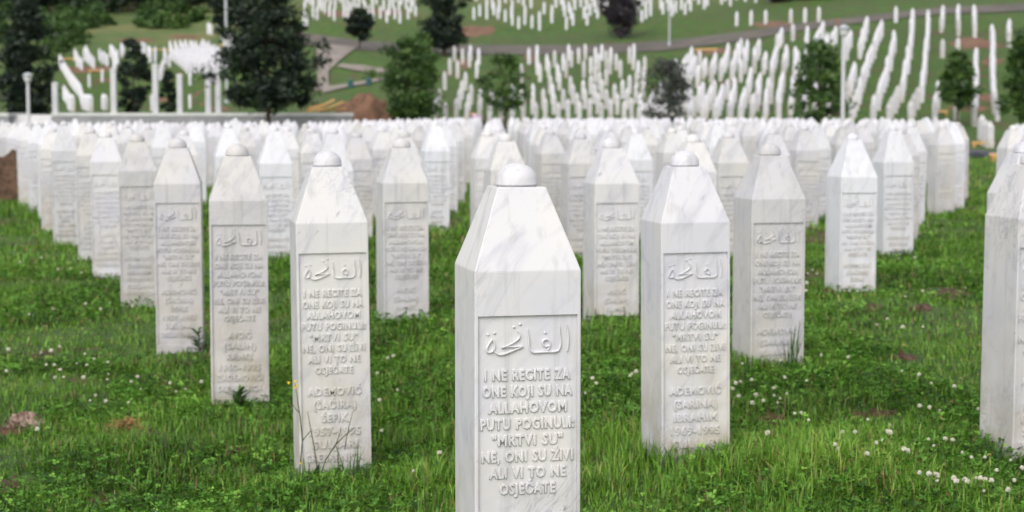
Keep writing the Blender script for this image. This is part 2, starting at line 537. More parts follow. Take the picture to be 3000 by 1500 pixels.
def shaft_mesh(name, zt=.83, zs=.94, zc=1.143, t=.0615, bev=.0035):
    w, p, z0, zb, r = WH, .1235, -.35, .01, .008
    bm = bmesh.new()
    X, Z = [-w, -p, p, w], [z0, zb, zt, zs]
    g = [[bm.verts.new((x, -w, z)) for x in X] for z in Z]
    inn = {(j, i): bm.verts.new((X[i], -w + r, Z[j])) for j in (1, 2) for i in (1, 2)}
    for j in range(3):
        for i in range(3):
            if (j, i) != (1, 1):
                bm.faces.new((g[j][i], g[j][i + 1], g[j + 1][i + 1], g[j + 1][i]))
    a, b, c, d = (1, 1), (1, 2), (2, 2), (2, 1)
    for u, v in ((a, b), (b, c), (c, d), (d, a)):
        bm.faces.new((g[u[0]][u[1]], g[v[0]][v[1]], inn[v], inn[u]))
    bm.faces.new((inn[a], inn[b], inn[c], inn[d]))
    B = {(sx, z): bm.verts.new((sx * w, w, z)) for sx in (-1, 1) for z in (z0, zs)}
    T = {(sx, sy): bm.verts.new((sx * t, sy * t, zc)) for sx in (-1, 1) for sy in (-1, 1)}
    bm.faces.new((B[(-1, z0)], *[g[j][0] for j in range(4)], B[(-1, zs)]))
    bm.faces.new((B[(1, zs)], *[g[j][3] for j in (3, 2, 1, 0)], B[(1, z0)]))
    bm.faces.new((B[(1, z0)], B[(-1, z0)], B[(-1, zs)], B[(1, zs)]))
    bm.faces.new((*g[3], T[(1, -1)], T[(-1, -1)]))
    bm.faces.new((B[(-1, zs)], g[3][0], T[(-1, -1)], T[(-1, 1)]))
    bm.faces.new((g[3][3], B[(1, zs)], T[(1, 1)], T[(1, -1)]))
    bm.faces.new((B[(1, zs)], B[(-1, zs)], T[(-1, 1)], T[(1, 1)]))
    bm.faces.new((T[(-1, -1)], T[(1, -1)], T[(1, 1)], T[(-1, 1)]))
    bm.faces.new((*g[0][::-1], B[(-1, z0)], B[(1, z0)]))
    bmesh.ops.recalc_face_normals(bm, faces=bm.faces)
    es = []
    for e in bm.edges:
        if len(e.link_faces) == 2 and e.calc_face_angle(0) > .25:
            if all(abs(v.co.y + w - r) > 1e-5 for v in e.verts):
                rec = any(all(abs(v.co.x) <= p + 1e-5 and zb - 1e-5 <= v.co.z <= zt + 1e-5 for v in f.verts) for f in e.link_faces)
                if not rec: es.append(e)
    bmesh.ops.bevel(bm, geom=es, offset=bev, segments=2, profile=.6, affect='EDGES')
    me = bpy.data.meshes.new(name)
    bm.to_mesh(me)
    bm.free()
    return me


def dome_mesh(name, r, zc, h):
    bm = bmesh.new()
    k = r / .056
    prof = [(r * .90, 0), (r * .90, .0035 * k), (r, .0045 * k), (r * 1.0, .008 * k), (r * .985, .013 * k)]
    for a in range(1, 9):
        q_ = a / 8 * math.pi / 2
        prof.append((r * .985 * math.cos(q_) if a < 8 else 0, .013 * k + (h - .013 * k) * math.sin(q_)))
    lathe(bm, prof, 28, (0, 0, zc - .001))
    bmesh.ops.recalc_face_normals(bm, faces=bm.faces)
    me = bpy.data.meshes.new(name)
    bm.to_mesh(me)
    bm.free()
    me.polygons.foreach_set('use_smooth', [True] * len(me.polygons))
    return me


YP = -WH + .008                                            # plane of the sunk panel


def text_lines(name, lines):
    """raised lettering: (text, centre height, target width, cap height)"""
    bm = bmesh.new()
    for txt, z, wid, cap in lines:
        cu = bpy.data.curves.new('lettering', 'FONT')
        cu.body, cu.align_x, cu.size = txt, 'CENTER', cap / .727
        cu.resolution_u = 2
        cu.extrude, cu.bevel_depth, cu.bevel_resolution, cu.offset = .0012, .0012, 0, .0008
        ob = bpy.data.objects.new('lettering', cu)
        COL.objects.link(ob)
        cu.space_character = 1.16                           # narrow, widely set capitals
        cu.space_word = 1.25
        bpy.context.view_layer.update()
        m_ = bpy.data.meshes.new_from_object(ob.evaluated_get(bpy.context.evaluated_depsgraph_get()))
        xs_ = np.array([v.co.x for v in m_.vertices])
        cx, kx = (xs_.max() + xs_.min()) / 2, wid / (xs_.max() - xs_.min())
        for v in m_.vertices:
            v.co = Vector(((v.co.x - cx) * kx, YP - v.co.z - .0022, z - cap / 2 + v.co.y))
        bm.from_mesh(m_)
        bpy.data.objects.remove(ob)
        bpy.data.curves.remove(cu)
        bpy.data.meshes.remove(m_)
    bmesh.ops.recalc_face_normals(bm, faces=bm.faces)
    me = bpy.data.meshes.new(name)
    bm.to_mesh(me)
    bm.free()
    return me


PX = .247 / 615                                            # metres per pixel of the close-up of the front panel


def verse_lines(z1):
    L = [("I NE RECITE ZA", 535), ("ONE KOJI SU NA", 560), ("ALLAHOVOM", 490), ("PUTU POGINULI:", 585), ("\"MRTVI SU\"", 440),
         ("NE, ONI SU ŽIVI", 570), ("ALI VI TO NE", 480), ("OSJEĆATE", 350)]
    return [(s, z1 - .0407 * i, w_ * PX, .0262) for i, (s, w_) in enumerate(L)]


def name_lines(names, z1=.319):
    return [(s, z1 - .0495 * i, w_, .0295) for i, (s, w_) in enumerate(names)]


def calligraphy_mesh(name):
    """الفاتحة as raised brush strokes; coordinates read off the close-up"""
    def P(x, y): return ((x - 632) * PX, .83 - (y - 70) * PX)
    strokes = [
        [(872, 130, 5), (882, 175, 9), (887, 230, 9), (880, 302, 3)],
        [(828, 140, 5), (832, 195, 9), (838, 250, 10), (826, 290, 11), (795, 301, 11), (740, 300, 11), (690, 303, 11), (660, 298, 11), (643, 270, 10), (638, 215, 10), (630, 155, 5)],
        [(756, 292, 8), (772, 262, 8), (768, 235, 9), (748, 222, 9), (728, 234, 9), (728, 256, 9), (746, 268, 9), (768, 262, 7)],
        [(570, 165, 4), (584, 190, 8), (577, 213, 9), (545, 238, 10), (505, 258, 10), (472, 270, 6)],
        [(472, 270, 6), (510, 262, 9), (560, 264, 10), (603, 262, 6)],
        [(603, 264, 7), (560, 280, 10), (510, 300, 11), (462, 310, 11), (435, 298, 9), (420, 282, 6)],
        [(418, 212, 6), (398, 235, 9), (381, 268, 10), (382, 290, 10), (404, 294, 10), (424, 278, 9), (428, 250, 8), (418, 215, 6)],
    ]
    dots = [(742, 183), (548, 142), (586, 126), (388, 185), (428, 176)]
    V, sz, lp = [], [], []
    for st in strokes:
        pts = []
        n = len(st)
        for i in range(n - 1):                              # Catmull-Rom through the stroke
            p0, p1, p2, p3 = st[max(i - 1, 0)], st[i], st[i + 1], st[min(i + 2, n - 1)]
            for k in range(6):
                s = k / 6
                pts.append([.5 * (2 * b + (c - a) * s + (2 * a - 5 * b + 4 * c - d) * s * s + (3 * b - a - 3 * c + d) * s ** 3) for a, b, c, d in zip(p0, p1, p2, p3)])
        pts.append(list(st[-1]))
        b0 = len(V)
        for i, (x, y, w_) in enumerate(pts):
            x2, y2, _ = pts[min(i + 1, len(pts) - 1)]
            x1, y1, _ = pts[max(i - 1, 0)]
            dx, dy = x2 - x1, y2 - y1
            l_ = math.hypot(dx, dy) or 1
            nx_, ny_ = -dy / l_, dx / l_
            for off, dep in ((-1, 0), (-.62, .0062), (.62, .0062), (1, 0)):
                u, v = P(x + nx_ * w_ * off * .72, y + ny_ * w_ * off * .72)
                V.append((u, YP + .001 - dep, v))
        for i in range(len(pts) - 1):
            for k in range(3):
                a = b0 + i * 4 + k
                sz.append(4); lp += [a, a + 1, a + 5, a + 4]
        e = b0 + (len(pts) - 1) * 4
        sz += [4, 4]; lp += [b0, b0 + 3, b0 + 2, b0 + 1, e, e + 1, e + 2, e + 3]
    for x, y in dots:
        b0 = len(V)
        for k, dep in ((14, 0), (8, .0045)):
            for dx, dy in ((k, 0), (0, k * .8), (-k, 0), (0, -k * .8)):
                u, v = P(x + dx, y + dy)
                V.append((u, YP + .001 - dep, v))
        for k in range(4):
            sz.append(4); lp += [b0 + k, b0 + (k + 1) % 4, b0 + 4 + (k + 1) % 4, b0 + 4 + k]
        sz.append(4); lp += [b0 + 4, b0 + 5, b0 + 6, b0 + 7]
    me = np_mesh(name, V, sz, lp)
    bm = bmesh.new()
    bm.from_mesh(me)
    bmesh.ops.recalc_face_normals(bm, faces=bm.faces)
    bm.to_mesh(me)
    bm.free()
    return me


KIND = {
    'old': dict(shaft=shaft_mesh('shaft'), dome=dome_mesh('dome', .0545, 1.143, .0595), mat=M['marble'], top=1.2),
    'new': dict(shaft=shaft_mesh('shaft', .83, .94, 1.20, .046), dome=dome_mesh('dome', .042, 1.20, .046), mat=M['marble_new'], top=1.246),
}
for k in KIND.values():
    for m_ in ('shaft', 'dome'): k[m_].materials.append(k['mat'])
CALLI = calligraphy_mesh('calligraphy')
CALLI.materials.append(M['marble'])
VERSE = text_lines('verse_lettering', verse_lines(.683))
VERSE.materials.append(M['marble'])
NAMES = [name_lines(n) for n in (
    [("ADEMOVIĆ", .20), ("(ŠAĆIRA)", .16), ("ŠEFIK", .10), ("1957-1995", .19), ("SULJARI", .17), ("SREBRENICA", .215)],
    [("ADEMOVIĆ", .20), ("(SARINA)", .17), ("IBRAHIM", .17), ("1969-1995", .19), ("SULJARI", .18), ("SREBRENICA", .215)],
    [("AVDIĆ", .11), ("(SALIH)", .15), ("RAMIZ", .12), ("1960-1995", .19), ("ZADEMOVIĆI", .21), ("SREBRENICA", .21)])]
NAMES = [text_lines('name_lettering', n) for n in NAMES]
for n in NAMES: n.materials.append(M['marble'])

# ------------------------------------------------------------------ headstones: where each one stands
STONES = []      # dict(x, y, z, kind, sec, row, col, lean, rz, sc)
rs = random.Random(5)


def add_stone(x, y, sec, row, col, kind='old', jit=1.0, rz=None, sc=None, names=None, label=None):
    STONES.append(dict(x=x, y=y, z=.04 if (sec in ('flat', 'right edge') and y < 30) else gz(x, y) + (.04 if sec == 'flat' else 0), kind=kind, sec=sec, row=row, col=col,
                       rz=math.radians(12.2) + rs.gauss(0, .025) * jit if rz is None else rz,
                       lx=rs.gauss(0, .006) * jit, ly=rs.gauss(0, .008) * jit,
                       sc=(1 + rs.gauss(0, .012) * jit) * (1 if sec in ('flat', 'right edge') else .91) if sc is None else sc,
                       names=rs.randrange(3) if names is None else names, label=label))


# the nearest ones, measured singly: (px of centre, distance)
def near(px, d, row, col, label, kind='old', names=None, sc=1.0, rz=None, jit=.5):
    add_stone((px - 1500) / F_PX * d, d, 'flat', row, col, kind, jit, rz, sc, names, label)


near(1513, 4.41, 0, 0, 'nearest white marble headstone, mid picture, with crisp raised Arabic and Latin lettering', names=0, jit=0, rz=math.radians(12.2), sc=.985)
STONES[-1]['z'] = .071
near(967, 6.61, 1, 0, 'marble headstone with a tall yellow-flowered weed growing before its lettered face', names=0, rz=math.radians(12))
near(2013, 6.62, 1, 1, 'marble headstone with ochre-stained foot, just right of the nearest headstone', names=1, rz=math.radians(12.4))
near(3024, 6.87, 1, 2, 'veined grey-white headstone cut off by the right edge of the picture', names=1)
near(695, 8.27, 2, 0, 'clean marble headstone with a broad leafy weed at the middle of its foot', names=2, rz=math.radians(10))
near(2254, 8.42, 2, 2, 'ochre-tinged headstone with long dark grass blades growing up its right side', names=1)
near(2998, 8.93, 2, 3, 'white headstone directly behind the one cut off by the right edge', names=1)
near(523, 10.3, 3, 0, 'headstone with grey-stained foot, left of the one with a leafy weed at its base', names=0, rz=math.radians(8))
near(1178, 10.4, 3, 1, 'cream-capped headstone standing on a small grass mound between two nearer headstones', names=2)
near(1791, 10.3, 3, 2, 'headstone with broad dark leaves at its ochre foot, right of the nearest headstone', names=2)
near(404, 12.7, 4, 0, 'slim grey-white headstone, fifth along the left diagonal from the nearest one', names=1)
near(972, 12.6, 4, 1, 'pointed headstone whose tip shows behind the dome of the weed-fronted one', kind='new')
near(1479, 12.9, 4, 2, 'headstone seen straight behind the dome of the nearest headstone')
near(2028, 12.4, 4, 3, 'headstone whose cap shows behind the one with an ochre-stained foot')
near(2494, 12.2, 4, 4, 'bright bluish-white headstone standing alone at the edge of the grass on the right', kind='new', sc=.97)
near(314, 15.1, 5, 0, 'pale headstone, sixth along the left diagonal from the nearest one')
near(804, 14.6, 5, 1, 'bright white pointed headstone between the leafy-footed and the weed-fronted headstones', kind='new')

rowd = {5: 14.7}
d = 14.7
for r in range(6, 33):
    d += 2.05
    rowd[r] = d
for r in range(5, 33):
    d = rowd[r]
    if d > 74: break
    for j in range(-24, 26):
        x = 1.29 * (j + .5 * (r % 2)) - .011 * (d - 4.4) + rs.gauss(0, .06)
        px = 1500 + F_PX * x / d
        if px < -140 or px > 3140: continue
        if r == 5 and j in (-3, -2): continue               # set singly above
        y = d + rs.gauss(0, .12) + .04 * max(x, 0)
        if px > 2838 and px < 2960 and d > 16: continue
        if d > 46 and px > 2690: continue
        if d > 58 and px > 2350: continue
        if px < 60 and d < 30: continue
        if d > 70 and px < 1080: continue
        if d > 56 and 610 < px < 935: continue
        if 560 + (d - 60) * 3 < px < 1060 and d > 66 and rs.random() < .6: continue
        if rs.random() < .05: continue
        add_stone(x, y, 'flat', r, j, 'new' if rs.random() < .28 else 'old')

# right-hand slope: columns measured in the photo, foot of the lowest stone to foot of the topmost
RC = [[(2496, 362), (2525, 270), (2562, 160), (2582, 108)], [(2555, 362), (2590, 270), (2620, 142)], [(2604, 366), (2640, 300), (2668, 160), (2672, 72)],
      [(2668, 362), (2700, 300), (2714, 160), (2720, 76)], [(2738, 360), (2746, 300)], [(2758, 170), (2757, 168)], [(2759, 95), (2761, 62)], [(2798, 352), (2798, 350)],
      [(2804, 165), (2804, 160)], [(2807, 105), (2808, 58)], [(2854, 370), (2858, 250), (2858, 195)], [(2855, 112), (2856, 62)], [(2918, 354), (2908, 250), (2906, 122)],
      [(2956, 140), (2955, 104)], [(2480, 300), (2505, 240)], [(2518, 172), (2540, 98)], [(2473, 190), (2488, 140)], [(2436, 160), (2448, 128)], [(2405, 130), (2412, 112)],
      [(2625, 66), (2626, 64)], [(2366, 126), (2367, 124)], [(2320, 120), (2330, 118)], [(2275, 150), (2290, 130)]]
for c, pl in enumerate(RC):
    pts = [hit(*p) for p in pl]
    k, n = 0, 0
    for a, b in zip(pts, pts[1:]):
        seg = (b - a).length
        m_ = max(1, round(seg / 1.75))
        for i in range(m_ + (1 if b is pts[-1] and seg > 1 else 0)):
            P = a.lerp(b, i / m_)
            add_stone(P.x + rs.gauss(0, .03), P.y, 'right slope', c, n, rz=math.radians(8) + rs.gauss(0, .03))
            n += 1
for c in range(16):                                          # columns left of the lamp post
    px0 = 1870 + c * 37
    x0 = (px0 - 1500) / F_PX * 85
    yv = 85.0 + rs.random() * 1.5
    stop = rs.uniform(105, 114) 
    gap_at = rs.uniform(93, 98)
    n, run = 0, 0
    while yv < stop:
        x = x0 + .17 * (yv - 85)
        if 1500 + F_PX * x / yv > 2470: break
        if yv > gap_at:
            yv += 1.8 * rs.choice((1, 2, 3))
            gap_at = yv + 1.8 * rs.choice((3, 4, 5, 6))
            continue
        add_stone(x + rs.gauss(0, .05), yv + rs.gauss(0, .1), 'right slope', 30 + c, n, rz=math.radians(8) + rs.gauss(0, .03))
        n += 1
        yv += 1.8
# the slope straight behind the flat plot
for r in range(16):
    yv = 87.5 + 2.15 * r
    for j in range(-10, 24):
        x = 1.1 * (j + .5 * (r % 2)) + rs.gauss(0, .04)
        px = 1500 + F_PX * x / yv
        lim = 1275 if r < 5 else 1300
        if px < lim or px > 1890 + 0 * r: continue
        if r > 13 and px < 1520 and rs.random() < .55: continue
        if r > 4 and 1420 < px < 1570 and rs.random() < .7: continue
        if rs.random() < (.03 if r < 5 else .36): continue
        add_stone(x, yv + rs.gauss(0, .12), 'middle slope', r, j, rz=math.radians(6) + rs.gauss(0, .03))
# upper terrace beyond the road
for r in range(15):
    yv = 145.5 + 2.1 * r
    for j in range(-22, 30):
        x = 1.12 * (j + .5 * (r % 2)) + rs.gauss(0, .06)
        px = 1500 + F_PX * x / yv
        if px < 895 or px > 2262: continue
        if 1225 < px < 1375: continue
        if px < 1225 and r < 3: continue
        if px > 1880 and r < 2: continue
        if px > 2030 and r < 3: continue
        if 1760 < px < 1870 and r < 2: continue
        if 1375 < px < 1480 and r < 3: continue
        p_gap = .15 if px < 1225 else .42
        if rs.random() < p_gap: continue
        add_stone(x, yv + rs.gauss(0, .15), 'upper terrace', r, j, rz=math.radians(6) + rs.gauss(0, .03))
for n, px in enumerate((2158, 2200, 2243, 2316, 2358, 2398)):
    P = hit(px, 76 - n * 2)
    add_stone(P.x, P.y, 'upper terrace', 40, n, rz=.1)
# slope beyond the low wall on the left
LC = [[(268, 328), (235, 285), (200, 235), (172, 190)], [(215, 328), (200, 308), (184, 285)], [(312, 324), (300, 312)], [(262, 255), (262, 254)], [(300, 240), (300, 239)],
      [(240, 206), (222, 190)], [(275, 202), (260, 188), (242, 170)], [(315, 195), (298, 180)], [(345, 200), (330, 165)], [(344, 180), (318, 160)], [(362, 160), (355, 158)],
      [(395, 160), (380, 155)], [(425, 160), (410, 152)], [(440, 182), (438, 165)], [(455, 182), (456, 165)], [(482, 172), (480, 165)], [(557, 250), (557, 249)],
      [(557, 318), (557, 317)], [(605, 235), (603, 210)], [(630, 242), (622, 200)], [(445, 325), (448, 318)], [(470, 235), (480, 205)], [(620, 104), (606, 96)],
      [(650, 95), (640, 85)], [(668, 125), (655, 95)], [(685, 150), (672, 118)], [(672, 165), (655, 150)], [(338, 215), (330, 200)]]
for k in range(11):
    LC.append([(545 + k * 13, 218 - 3 * abs(k - 3)), (505 + k * 15, 176 - 4 * k + .55 * k * k), (497 + k * 15, 150 - 2.6 * k + .5 * k * k)])
def inside(px, py, poly):
    c_ = False
    for (x1, y1), (x2, y2) in zip(poly, poly[1:] + poly[:1]):
        if (y1 > py) != (y2 > py) and px < (x2 - x1) * (py - y1) / (y2 - y1) + x1: c_ = not c_
    return c_


LP = [[(478, 192), (500, 158), (600, 146), (690, 186), (665, 215), (610, 205), (570, 238), (535, 235), (520, 212)], [(640, 92), (662, 82), (700, 150), (695, 172), (672, 152)],
      [(228, 206), (226, 176), (262, 166), (286, 204)], [(290, 196), (300, 170), (350, 166), (352, 188), (320, 196)], [(400, 150), (426, 150), (430, 166), (408, 166)], [(436, 182), (436, 158), (470, 156), (474, 186)], [(352, 164), (398, 152), (400, 164), (356, 178)], [(600, 250), (604, 222), (650, 225), (650, 252)]]
for r in range(30):
    yv = 135 + 1.75 * r
    for j in range(-40, 2):
        x = 1.12 * (j + .5 * (r % 2)) + rs.gauss(0, .05)
        px = 1500 + F_PX * x / yv
        py = 337 - (gz(x, yv) - HC) / yv * F_PX
        for c, poly in enumerate(LP):
            if inside(px, py, poly) and rs.random() < .85:
                add_stone(x, yv + rs.gauss(0, .08), 'left slope', 60 + 40 * c + r, j, rz=math.radians(15) + rs.gauss(0, .04))
for c, pl in enumerate(LC):
    pts = [hit(*p) for p in pl]
    n = 0
    for a, b in zip(pts, pts[1:]):
        m_ = max(1, round((b - a).length / 1.15))
        for i in range(m_):
            P = a.lerp(b, i / m_)
            add_stone(P.x, P.y, 'left slope', c, n, rz=math.radians(15) + rs.gauss(0, .04))
            n += 1
for n, (px, d_) in enumerate(((2872, 77), (2884, 74.5), (2896, 72))):
    add_stone((px - 1500) / F_PX * d_, d_, 'far right', 0, n, rz=.15)
for n, (px, d_) in enumerate(((2962, 20.5), (2985, 23), (2975, 26), (2990, 29))):
    add_stone((px - 1500) / F_PX * d_, d_, 'right edge', 0, n, rz=.2)

# how many pixels of each stone the photo shows (nearer stones painted over farther ones)
K = 1024 / 3000
buf = np.full((512, 1024), -1, int)
for i in sorted(range(len(STONES)), key=lambda i: -STONES[i]['y']):
    s = STONES[i]
    h = KIND[s['kind']]['top'] * s['sc']
    for z0, z1, w_ in ((0, .94 * s['sc'], .158), (.94 * s['sc'], h, .10)):
        f_ = F_PX / s['y'] * K
        cx = 512 + s['x'] * f_
        # horizon sits at 337 px of the 1500
        top, bot = 337 * K - (s['z'] + z1 - HC) * f_, 337 * K - (s['z'] + z0 - HC) * f_
        x0, x1 = int(round(cx - w_ * f_)), int(round(cx + w_ * f_))
        buf[max(0, int(round(top))):max(0, int(round(bot))), max(0, x0):max(0, x1)] = i
cnt = np.bincount(buf[buf >= 0].ravel(), minlength=len(STONES))
order = sorted(range(len(STONES)), key=lambda i: -cnt[i])
single = set(order[:300])

ORD = ['first', 'second', 'third', 'fourth', 'fifth', 'sixth', 'seventh', 'eighth', 'ninth', 'tenth', 'eleventh', 'twelfth', 'thirteenth', 'fourteenth', 'fifteenth',
       'sixteenth', 'seventeenth', 'eighteenth', 'nineteenth', 'twentieth'] + ['twenty-' + o for o in ('first', 'second', 'third', 'fourth', 'fifth', 'sixth', 'seventh', 'eighth', 'ninth')] + ['thirtieth']


def ordn(i): return ORD[i] if i < len(ORD) else ORD[i % 10] + ' beyond thirty'


colrank, cols = {}, {}
for i in single:
    s = STONES[i]
    cols.setdefault((s['sec'], s['row']), []).append(i)
for key, L in cols.items():
    L.sort(key=lambda i: STONES[i]['x'] if key[0] in ('flat', 'middle slope', 'upper terrace') else STONES[i]['y'])
    for k, i in enumerate(L): colrank[i] = k
secrank = {}
for sec in ('right slope', 'left slope', 'upper terrace', 'middle slope'):
    keys = [k for k in cols if k[0] == sec]
    f0 = (lambda k: min(STONES[i]['x'] / STONES[i]['y'] for i in cols[k])) if sec in ('right slope', 'left slope') else (lambda k: k[1])
    for n, k in enumerate(sorted(keys, key=f0)): secrank[k] = n


def stone_label(i):
    s = STONES[i]
    if s['label']: return s['label'], 'headstones in staggered rows on the flat lawn'
    look = 'white pointed headstone' if s['kind'] == 'new' else 'grey-white domed headstone'
    k = colrank[i]
    if s['sec'] == 'flat':
        return f"{look}, {ordn(k)} from left in {ordn(s['row'])} row behind the nearest", 'headstones in staggered rows on the flat lawn'
    r = secrank.get((s['sec'], s['row']), 0)
    if s['sec'] == 'right slope':
        return f"small headstone on the right-hand slope, {ordn(k)} up in the {ordn(r)} column from left", 'headstones in columns up the right-hand slope'
    if s['sec'] == 'left slope':
        return f"small headstone beyond the low wall, {ordn(k)} up in the {ordn(r)} line from left", 'headstones on the slope beyond the low wall'
    if s['sec'] == 'middle slope':
        return f"small white headstone on the middle slope, {ordn(k)} from the left in the {ordn(r)} row up", 'headstones on the slope straight behind the lawn'
    if s['sec'] == 'upper terrace':
        return f"tiny white headstone above the road, {ordn(k)} from the left in the {ordn(r)} row up", 'headstones on the terrace above the road'
    if s['sec'] == 'right edge':
        return f"white headstone at the far right edge, {ordn(k)} behind the edge pair", 'headstones at the right edge'
    return f"white headstone by the black sheet on the right lawn, {ordn(k)} of the overlapping three", 'headstones by the black sheet'


def far_stone(V, sz, lp, s):
    """plain small stone: shaft, tapered cap, low dome"""
    b = len(V)
    c_, s_ = math.cos(s['rz']), math.sin(s['rz'])
    kz = s['sc']
    kw = 1.0 if s['sec'] == 'flat' else .79
    lv = [(WH, -.3), (WH, .94 * kz), (.0615, 1.143 * kz), (.045, 1.146 * kz), (.040, 1.175 * kz), (.018, 1.2 * kz)]
    for w_, z in lv:
        for dx, dy in ((-w_ * kw, -w_ * kw), (w_ * kw, -w_ * kw), (w_ * kw, w_ * kw), (-w_ * kw, w_ * kw)):
            V.append((s['x'] + dx * c_ - dy * s_ + s['ly'] * z, s['y'] + dx * s_ + dy * c_ + s['lx'] * z, s['z'] + z))
    for j in range(len(lv) - 1):
        for k in range(4):
            sz.append(4); lp += [b + j * 4 + k, b + j * 4 + (k + 1) % 4, b + j * 4 + 4 + (k + 1) % 4, b + j * 4 + 4 + k]
    e = b + (len(lv) - 1) * 4
    sz.append(4); lp += [e, e + 1, e + 2, e + 3]


V, sz, lp = [], [], []
for i, s in enumerate(STONES):
    if i not in single:
        if cnt[i] > 0 or rs.random() < .6: far_stone(V, sz, lp, s)
        continue
    root = empty('headstone', (s['x'], s['y'], s['z']), (s['lx'], s['ly'], s['rz']))
    kw = .79 if 'slope' in s['sec'] or s['sec'] == 'upper terrace' else 1
    root.scale = (kw, kw, s['sc'])
    lab, grp = stone_label(i)
    tag(root, lab, 'headstone', grp)
    kd = KIND[s['kind']]
    parts = [link('shaft', kd['shaft'], parent=root), link('dome', kd['dome'], parent=root)]
    if s['y'] < 60:
        parts += [link('calligraphy', CALLI, parent=root), link('verse_lettering', VERSE, parent=root), link('name_lettering', NAMES[s['names']], parent=root)]
    tone = (rs.random(), rs.random(), rs.random() ** 1.4, 1)
    if s['label'] and s['label'].startswith('nearest'): tone = (.37, .5, .05, 1)
    for p_ in parts: p_.color = tone
me = np_mesh('distant_headstones', V, sz, lp)
tag(link('distant_headstones', me, M['marble_far']), 'small white headstones crowding the far rows, slopes and terrace behind the nearer ones', 'headstones', kind='stuff')
print('stones', len(STONES), 'single', len(single), 'min px', min(cnt[i] for i in single))

# ------------------------------------------------------------------ trees
def leaf_quads(C, size, tint, rng):
    n = len(C)
    nrm = rng.normal(size=(n, 3))
    nrm[:, 2] += .4
    nrm /= np.linalg.norm(nrm, axis=1)[:, None]
    a = np.cross(nrm, rng.normal(size=(n, 3)))
    a /= np.linalg.norm(a, axis=1)[:, None] + 1e-9
    b = np.cross(nrm, a)
    s = (size * rng.uniform(.6, 1.3, n))[:, None]
    Vv = np.stack([C - a * s, C - b * s * .55, C + a * s, C + b * s * .55], 1).reshape(-1, 3)
    return Vv, np.full(n, 4), np.arange(4 * n), tint


def crown_points(rng, n_cl, per, rx, rz, shape, spread):
    t = rng.uniform(0, 1, n_cl)                              # height in the crown
    if shape == 'cone': prof = np.interp(t, [0, .12, .35, .7, 1], [.5, .95, 1, .6, .15])
    elif shape == 'vase': prof = np.interp(t, [0, .15, .5, .8, 1], [.18, .5, .95, 1, .6])
    else: prof = np.interp(t, [0, .12, .4, .7, .9, 1], [.35, .8, 1, .85, .5, .2])
    ang = rng.uniform(0, 2 * math.pi, n_cl)
    rad = np.sqrt(rng.uniform(.08, 1, n_cl)) * prof * rx * rng.uniform(.72, 1.12, n_cl) * (1 + .20 * np.sin(2 * ang + 6 * t + rng.uniform(0, 6)) + .14 * np.sin(3 * ang - 9 * t + rng.uniform(0, 6)))
    cl = np.stack([rad * np.cos(ang), rad * np.sin(ang), t * 2 * rz], 1)
    clt = rng.uniform(0, 1, n_cl)
    P = np.repeat(cl, per, 0) + rng.normal(size=(n_cl * per, 3)) * np.repeat(rng.uniform(.55, 1.35, n_cl), per)[:, None] * spread * rx * np.array([1, 1, .7])
    tint = np.repeat(clt, per) * .55 + rng.uniform(0, .45, n_cl * per)
    return cl, P, tint


def tree(name, label, cat, px, d, py_top, py_bot, wpx, shape='round', mat='leaf_dark', n_cl=90, per=70, leaf=.10, spread=.13, group=None, tr=.11):
    rng = np.random.default_rng(int(px) + 3)
    n_cl, per, spread = int(n_cl * 1.0), int(per * 1.1), spread * .95
    x = (px - 1500) / F_PX * d
    z0 = gz(x, d)
    zt, zb = at(px, py_top, d).z, at(px, py_bot, d).z
    zb = max(zb, z0 + .05)
    rx, rz = wpx / 2 / F_PX * d, (zt - zb) / 2
    root = empty(name, (x, d, z0))
    tag(root, label, cat, group)
    cl, P, tint = crown_points(rng, n_cl, per, rx * .92, rz, shape, spread)
    P[:, 2] += zb - z0
    cl[:, 2] += zb - z0
    V_, s_, l_, t_ = leaf_quads(P, leaf, tint, rng)
    link('crown', np_mesh('crown', V_, s_, l_, t_), M[mat], root)
    bm = bmesh.new()
    ht = zb - z0 + rz * 1.3
    tube(bm, [(0, 0, -.2), (.01, 0, .3), (.03, .02, (zb - z0) * .8 + .1), (0, .03, zb - z0 + rz * .6), (.02, 0, ht)], [tr * 1.35, tr, tr * .85, tr * .6, tr * .2], 9)
    for i in rng.choice(len(cl), min(12, len(cl)), replace=False):
        c = cl[i]
        zz = max(zb - z0 - .1, min(c[2] - .3, ht * .8))
        mid = (c[0] * .5, c[1] * .5, (zz + c[2]) / 2 - .05)
        tube(bm, [(0, 0, zz * .92), mid, tuple(c)], [tr * .42, tr * .28, tr * .1], 6)
    bm_obj('trunk', bm, M['bark'], root, smooth=True)
    return root


tree('tree', 'dark green cone-shaped tree at the left edge behind a lamp post', 'tree', 84, 97, 2, 338, 190, 'cone', 'leaf_dark', 130, 75, .13)
tree('tree', 'small dark tree between the pale posts on the low wall', 'tree', 396, 100, 122, 328, 112, 'round', 'leaf_dark', 70, 60, .12)
tree('shrub', 'dark low bush between two pale posts of the low wall', 'shrub', 498, 102, 212, 330, 62, 'round', 'leaf_dark', 40, 50, .11)
tree('tree', 'largest dark tree, broad crown on a thin trunk before the low wall', 'tree', 786, 80, -95, 310, 318, 'cone', 'leaf_dark', 240, 75, .11, .115, tr=.13)
tree('tree', 'tiny round tree beside the road above the fork', 'tree', 1056, 131, 26, 113, 82, 'round', 'leaf_dark', 60, 60, .13, .15, tr=.07)
tree('tree', 'dark tree standing on the near verge of the road', 'tree', 1302, 124, -45, 142, 162, 'round', 'leaf_dark', 130, 75, .13, tr=.16)
tree('tree', 'bushy bright green tree beside the brown soil heap', 'tree', 1200, 86, 118, 350, 205, 'round', 'leaf_mid', 110, 70, .10, .13)
